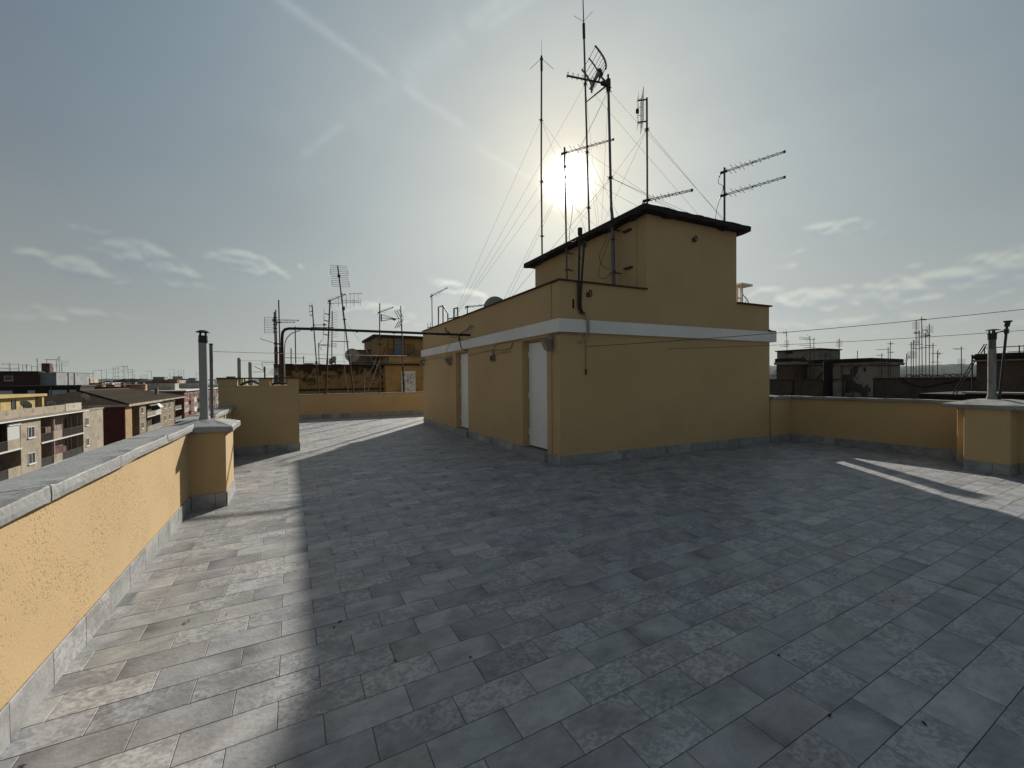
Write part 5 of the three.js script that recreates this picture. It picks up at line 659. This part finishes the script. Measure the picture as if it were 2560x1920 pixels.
  // bundle of masts by the chimney block, on the neighbouring roof corner
  const zc = -21.2, k = 21.2 / 19; [['bent bundle mast with forked whip aerials', -.57 * k, 4.75, [[4.4, V(1, .02, .1), .95, 'l'], [3.35, V(-.95, .3, .1), .6, 'y']]], ['tallest bundle mast with two level booms', -.41 * k, 5.3, [[4.3, V(.98, .05, .1), .6, 'l']]], ['bundle mast with pale grid panel', -.52 * k, 4.85, [[4.35, V(-.8, 0, .5), .5, 'p'], [2.5, V(-.98, 0, .1), .6, 'y']]]].forEach(([l, x, top, els]) => { const t = thing('antenna_mast', l + ' behind the chimney block', 'antenna', [x, 1.08, zc]); part('mast', [bar(V(x, -.2, zc), V(x, 3.2, zc), .042, 8), bar(V(x, 3.2, zc), V(x - .02, top, zc), .026, 8)], M.rust, t); for (const [y, d, n, kd] of els) { if (kd === 'l') lpda(t, V(x, y, zc), d, n, 9, .6, .1, .005); if (kd === 'y') yagi(t, V(x, y, zc), d, n, 5, .5, .007); if (kd === 'p') { const l = []; for (let i = 0; i < 10; i++) l.push(bar(V(x - .45, y - .55 + i * .075, zc + .1), V(x - .1, y - .55 + i * .075, zc + .2), .006, 5)); for (const q of [-.45, -.1]) l.push(bar(V(x + q, y - .58, zc + (q < -.2 ? .1 : .2)), V(x + q, y + .15, zc + (q < -.2 ? .1 : .2)), .008, 5)); part('panel_aerial', l, M.alu, t); for (let i = 0; i < 5; i++) part('dipole', bar(V(x - .12, y - .5 + i * .16, zc + .1), V(x + .03, y - .5 + i * .16, zc + .05), .022, 6), M.black, t); } } for (const y of [2.3, 2.9, 3.3]) part('mast_clamp', bar(V(x, y, zc), V(x, y + .06, zc), .06, 8), M.rust, t); });
  farAerial(.22, -28, 2.7, 4.95, 511, 'slender aerial with round cap above the mouldy wall', null, .9); farAerial(2.25, -28.5, 2.68, 6.1, 517, 'aerial mast with wires between the two leaning masts', null, .9); farAerial(1.85, -34, .7, 4.5, 523, 'low aerial with side arms behind the small dish', null, .9); farAerial(-.05, -33, .7, 4.0, 529, 'low grid aerial behind the black bent pipe', null, .9); farAerial(.9, -36, .7, 3.6, 531, 'lowest small aerial above the mouldy coping', null, .9);
  const f = thing('wire_fence', 'short rusty mesh fence with broken aerial behind the chimney block', 'fence', [-.4, 1.565, -12.3]); part('post', bar(V(-.61, 1.56, -12.3), V(-.61, 2.04, -12.3), .02, 6), M.rust, f); for (let i = 0; i < 7; i++) { part('mesh_wire', bar(V(-.6 + i * .05, 1.8, -12.3), V(-.6 + Math.min(.3, i * .05 + .2), 2.0, -12.3), .003, 4), M.wire, f); part('mesh_wire', bar(V(-.6 + i * .05, 2.0, -12.3), V(-.6 + Math.min(.3, i * .05 + .2), 1.8, -12.3), .003, 4), M.wire, f); } part('bent_rod', [bar(V(-.61, 1.92, -12.3), V(-.84, 2.04, -12.3), .008, 5), bar(V(-.61, 1.9, -12.3), V(-.87, 1.9, -12.3), .006, 5), bar(V(-.63, 1.95, -12.3), V(-.67, 2.1, -12.3), .007, 5)], M.rust, f);
}

/* ---------- old roofs beyond the right parapet ---------- */
{
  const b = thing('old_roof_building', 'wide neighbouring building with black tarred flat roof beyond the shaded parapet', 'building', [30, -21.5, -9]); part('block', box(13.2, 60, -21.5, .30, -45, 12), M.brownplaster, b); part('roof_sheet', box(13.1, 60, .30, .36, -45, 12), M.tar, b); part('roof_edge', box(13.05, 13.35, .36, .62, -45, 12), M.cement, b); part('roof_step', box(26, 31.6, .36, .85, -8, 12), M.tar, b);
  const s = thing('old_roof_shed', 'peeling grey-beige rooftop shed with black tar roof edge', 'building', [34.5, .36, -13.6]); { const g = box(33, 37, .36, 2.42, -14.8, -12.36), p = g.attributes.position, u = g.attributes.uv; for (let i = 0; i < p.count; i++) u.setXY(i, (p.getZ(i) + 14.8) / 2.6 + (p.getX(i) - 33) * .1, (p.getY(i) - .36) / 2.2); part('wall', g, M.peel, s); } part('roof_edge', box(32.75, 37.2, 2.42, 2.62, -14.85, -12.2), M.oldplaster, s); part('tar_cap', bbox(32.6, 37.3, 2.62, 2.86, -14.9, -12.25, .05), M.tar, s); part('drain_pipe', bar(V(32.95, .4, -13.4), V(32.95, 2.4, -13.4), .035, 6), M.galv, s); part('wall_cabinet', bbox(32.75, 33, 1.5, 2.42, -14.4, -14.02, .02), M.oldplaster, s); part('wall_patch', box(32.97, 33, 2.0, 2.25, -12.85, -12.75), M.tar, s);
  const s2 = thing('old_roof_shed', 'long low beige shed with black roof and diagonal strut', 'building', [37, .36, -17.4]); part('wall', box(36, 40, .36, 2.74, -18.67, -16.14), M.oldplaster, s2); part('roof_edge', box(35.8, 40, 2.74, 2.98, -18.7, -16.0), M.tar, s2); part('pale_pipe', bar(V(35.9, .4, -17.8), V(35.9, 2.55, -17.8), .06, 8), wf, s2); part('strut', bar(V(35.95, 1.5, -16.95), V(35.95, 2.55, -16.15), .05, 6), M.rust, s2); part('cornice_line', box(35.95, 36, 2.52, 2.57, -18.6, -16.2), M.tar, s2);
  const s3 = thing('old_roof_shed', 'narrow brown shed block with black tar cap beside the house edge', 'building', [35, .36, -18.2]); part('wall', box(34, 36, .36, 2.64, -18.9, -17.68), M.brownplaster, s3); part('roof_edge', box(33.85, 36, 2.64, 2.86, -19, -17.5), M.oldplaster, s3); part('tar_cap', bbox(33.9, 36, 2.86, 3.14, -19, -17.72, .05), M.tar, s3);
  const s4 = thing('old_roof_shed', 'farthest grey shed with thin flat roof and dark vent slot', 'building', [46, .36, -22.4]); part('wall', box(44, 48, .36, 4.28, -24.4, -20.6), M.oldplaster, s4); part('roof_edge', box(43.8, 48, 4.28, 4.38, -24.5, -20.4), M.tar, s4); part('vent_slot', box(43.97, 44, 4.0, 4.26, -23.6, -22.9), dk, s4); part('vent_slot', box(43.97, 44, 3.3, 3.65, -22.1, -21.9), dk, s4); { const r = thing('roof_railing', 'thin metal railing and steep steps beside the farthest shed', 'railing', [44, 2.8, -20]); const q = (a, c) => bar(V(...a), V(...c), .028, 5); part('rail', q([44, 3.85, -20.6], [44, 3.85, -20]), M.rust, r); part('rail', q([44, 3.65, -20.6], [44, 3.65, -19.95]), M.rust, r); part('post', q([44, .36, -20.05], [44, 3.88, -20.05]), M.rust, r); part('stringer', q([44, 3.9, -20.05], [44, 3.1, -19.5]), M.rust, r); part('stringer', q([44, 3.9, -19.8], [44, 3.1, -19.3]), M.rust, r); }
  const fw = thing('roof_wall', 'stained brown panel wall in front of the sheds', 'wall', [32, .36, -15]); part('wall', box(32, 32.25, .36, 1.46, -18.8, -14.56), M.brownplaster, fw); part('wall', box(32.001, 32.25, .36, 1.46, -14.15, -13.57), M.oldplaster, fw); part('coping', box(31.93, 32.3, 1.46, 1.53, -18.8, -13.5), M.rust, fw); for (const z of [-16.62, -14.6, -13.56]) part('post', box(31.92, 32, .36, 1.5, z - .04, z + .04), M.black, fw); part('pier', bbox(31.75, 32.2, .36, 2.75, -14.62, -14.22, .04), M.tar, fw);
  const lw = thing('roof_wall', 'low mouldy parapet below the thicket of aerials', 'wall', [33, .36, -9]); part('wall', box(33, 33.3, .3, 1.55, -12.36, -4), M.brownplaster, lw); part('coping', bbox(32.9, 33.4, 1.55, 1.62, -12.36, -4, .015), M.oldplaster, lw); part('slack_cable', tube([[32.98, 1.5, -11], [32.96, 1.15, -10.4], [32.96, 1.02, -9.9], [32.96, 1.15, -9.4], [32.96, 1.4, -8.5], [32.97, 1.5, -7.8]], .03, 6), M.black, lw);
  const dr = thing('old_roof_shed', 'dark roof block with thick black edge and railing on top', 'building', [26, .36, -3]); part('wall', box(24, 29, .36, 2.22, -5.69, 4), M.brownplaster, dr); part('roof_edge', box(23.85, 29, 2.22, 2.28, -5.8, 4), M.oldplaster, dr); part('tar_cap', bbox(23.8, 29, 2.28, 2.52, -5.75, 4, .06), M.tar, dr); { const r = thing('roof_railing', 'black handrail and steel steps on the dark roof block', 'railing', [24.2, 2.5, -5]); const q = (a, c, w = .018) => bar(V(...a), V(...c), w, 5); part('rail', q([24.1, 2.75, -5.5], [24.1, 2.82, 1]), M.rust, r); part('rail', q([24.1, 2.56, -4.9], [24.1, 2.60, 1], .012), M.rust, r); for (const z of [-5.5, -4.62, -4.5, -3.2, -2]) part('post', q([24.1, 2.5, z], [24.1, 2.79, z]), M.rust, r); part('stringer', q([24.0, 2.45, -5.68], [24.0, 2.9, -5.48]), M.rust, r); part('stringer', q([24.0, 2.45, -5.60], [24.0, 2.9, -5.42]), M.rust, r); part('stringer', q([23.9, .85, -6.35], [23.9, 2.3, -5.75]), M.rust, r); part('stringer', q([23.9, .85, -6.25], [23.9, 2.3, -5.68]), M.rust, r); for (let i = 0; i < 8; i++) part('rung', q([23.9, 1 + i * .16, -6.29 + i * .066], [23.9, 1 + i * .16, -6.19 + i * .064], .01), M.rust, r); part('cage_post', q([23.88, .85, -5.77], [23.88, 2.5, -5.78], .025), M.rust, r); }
  const lg = thing('roof_ledge', 'pale ledge line running under the dark roof block', 'ledge', [20, .36, 0]); part('ledge', box(20, 20.4, .36, 1.06, -5.0, 6), M.tar, lg); part('coping', box(19.9, 20.5, 1.06, 1.12, -5.05, 6), M.cement, lg);
  // aerials
  const G = 'aerials over the low mouldy parapet', L = 'dark aerial in the thicket over the low mouldy parapet'; [[-10.76, 3.03], [-10.56, 3.75], [-10.46, 3.86], [-10.34, 5.06], [-10.06, 5.19], [-9.75, 4.75], [-9.9, 4.23], [-9.4, 3.12], [-8.43, 3.31], [-11.55, 3.87], [-11.64, 3.51], [-11.98, 3.16], [-10.2, 4.4], [-9.6, 3.6]].forEach(([z, y], i) => farAerial(33.15, z, 1.55, y, 700 + i, L, G, .55));
  [[-18.37, 3.14, 5.28, 'panel aerial on the narrow brown shed block', 34.5], [-16.59, .36, 4.72, 'horn aerial mast in front of the long low shed', 34.3], [-16.5, .36, 4.62, 'thin mast beside the horn aerial mast', 34.5], [-14.66, 2.86, 4.36, 'single boom aerial on the peeling shed roof', 34], [-13.59, 2.86, 3.43, 'low arrow aerial on the peeling shed roof', 34]].forEach(([z, y0, y1, l, x], i) => farAerial(x, z, y0, y1, 760 + i, l, null, .6));
  const rb = thing('cable_heap', 'heap of rusty cables on the low mouldy parapet', 'cables', [33.1, 1.6, -9.7]); const rr = rng(3); for (let i = 0; i < 9; i++) { const z = -10.8 + i * .26; part('cable', tube([[33.1, 1.60, z], [33.05, 1.68 + rr() * .1, z + .15], [33.15, 1.64 + rr() * .1, z + .35], [33.1, 1.6, z + .5]], .025, 5), i % 3 ? M.rust : M.rubber, rb); }
}

scene.fog = new THREE.FogExp2(new THREE.Color().setRGB(.50, .64, .80), 2.2e-5);

renderer.render(scene, camera);
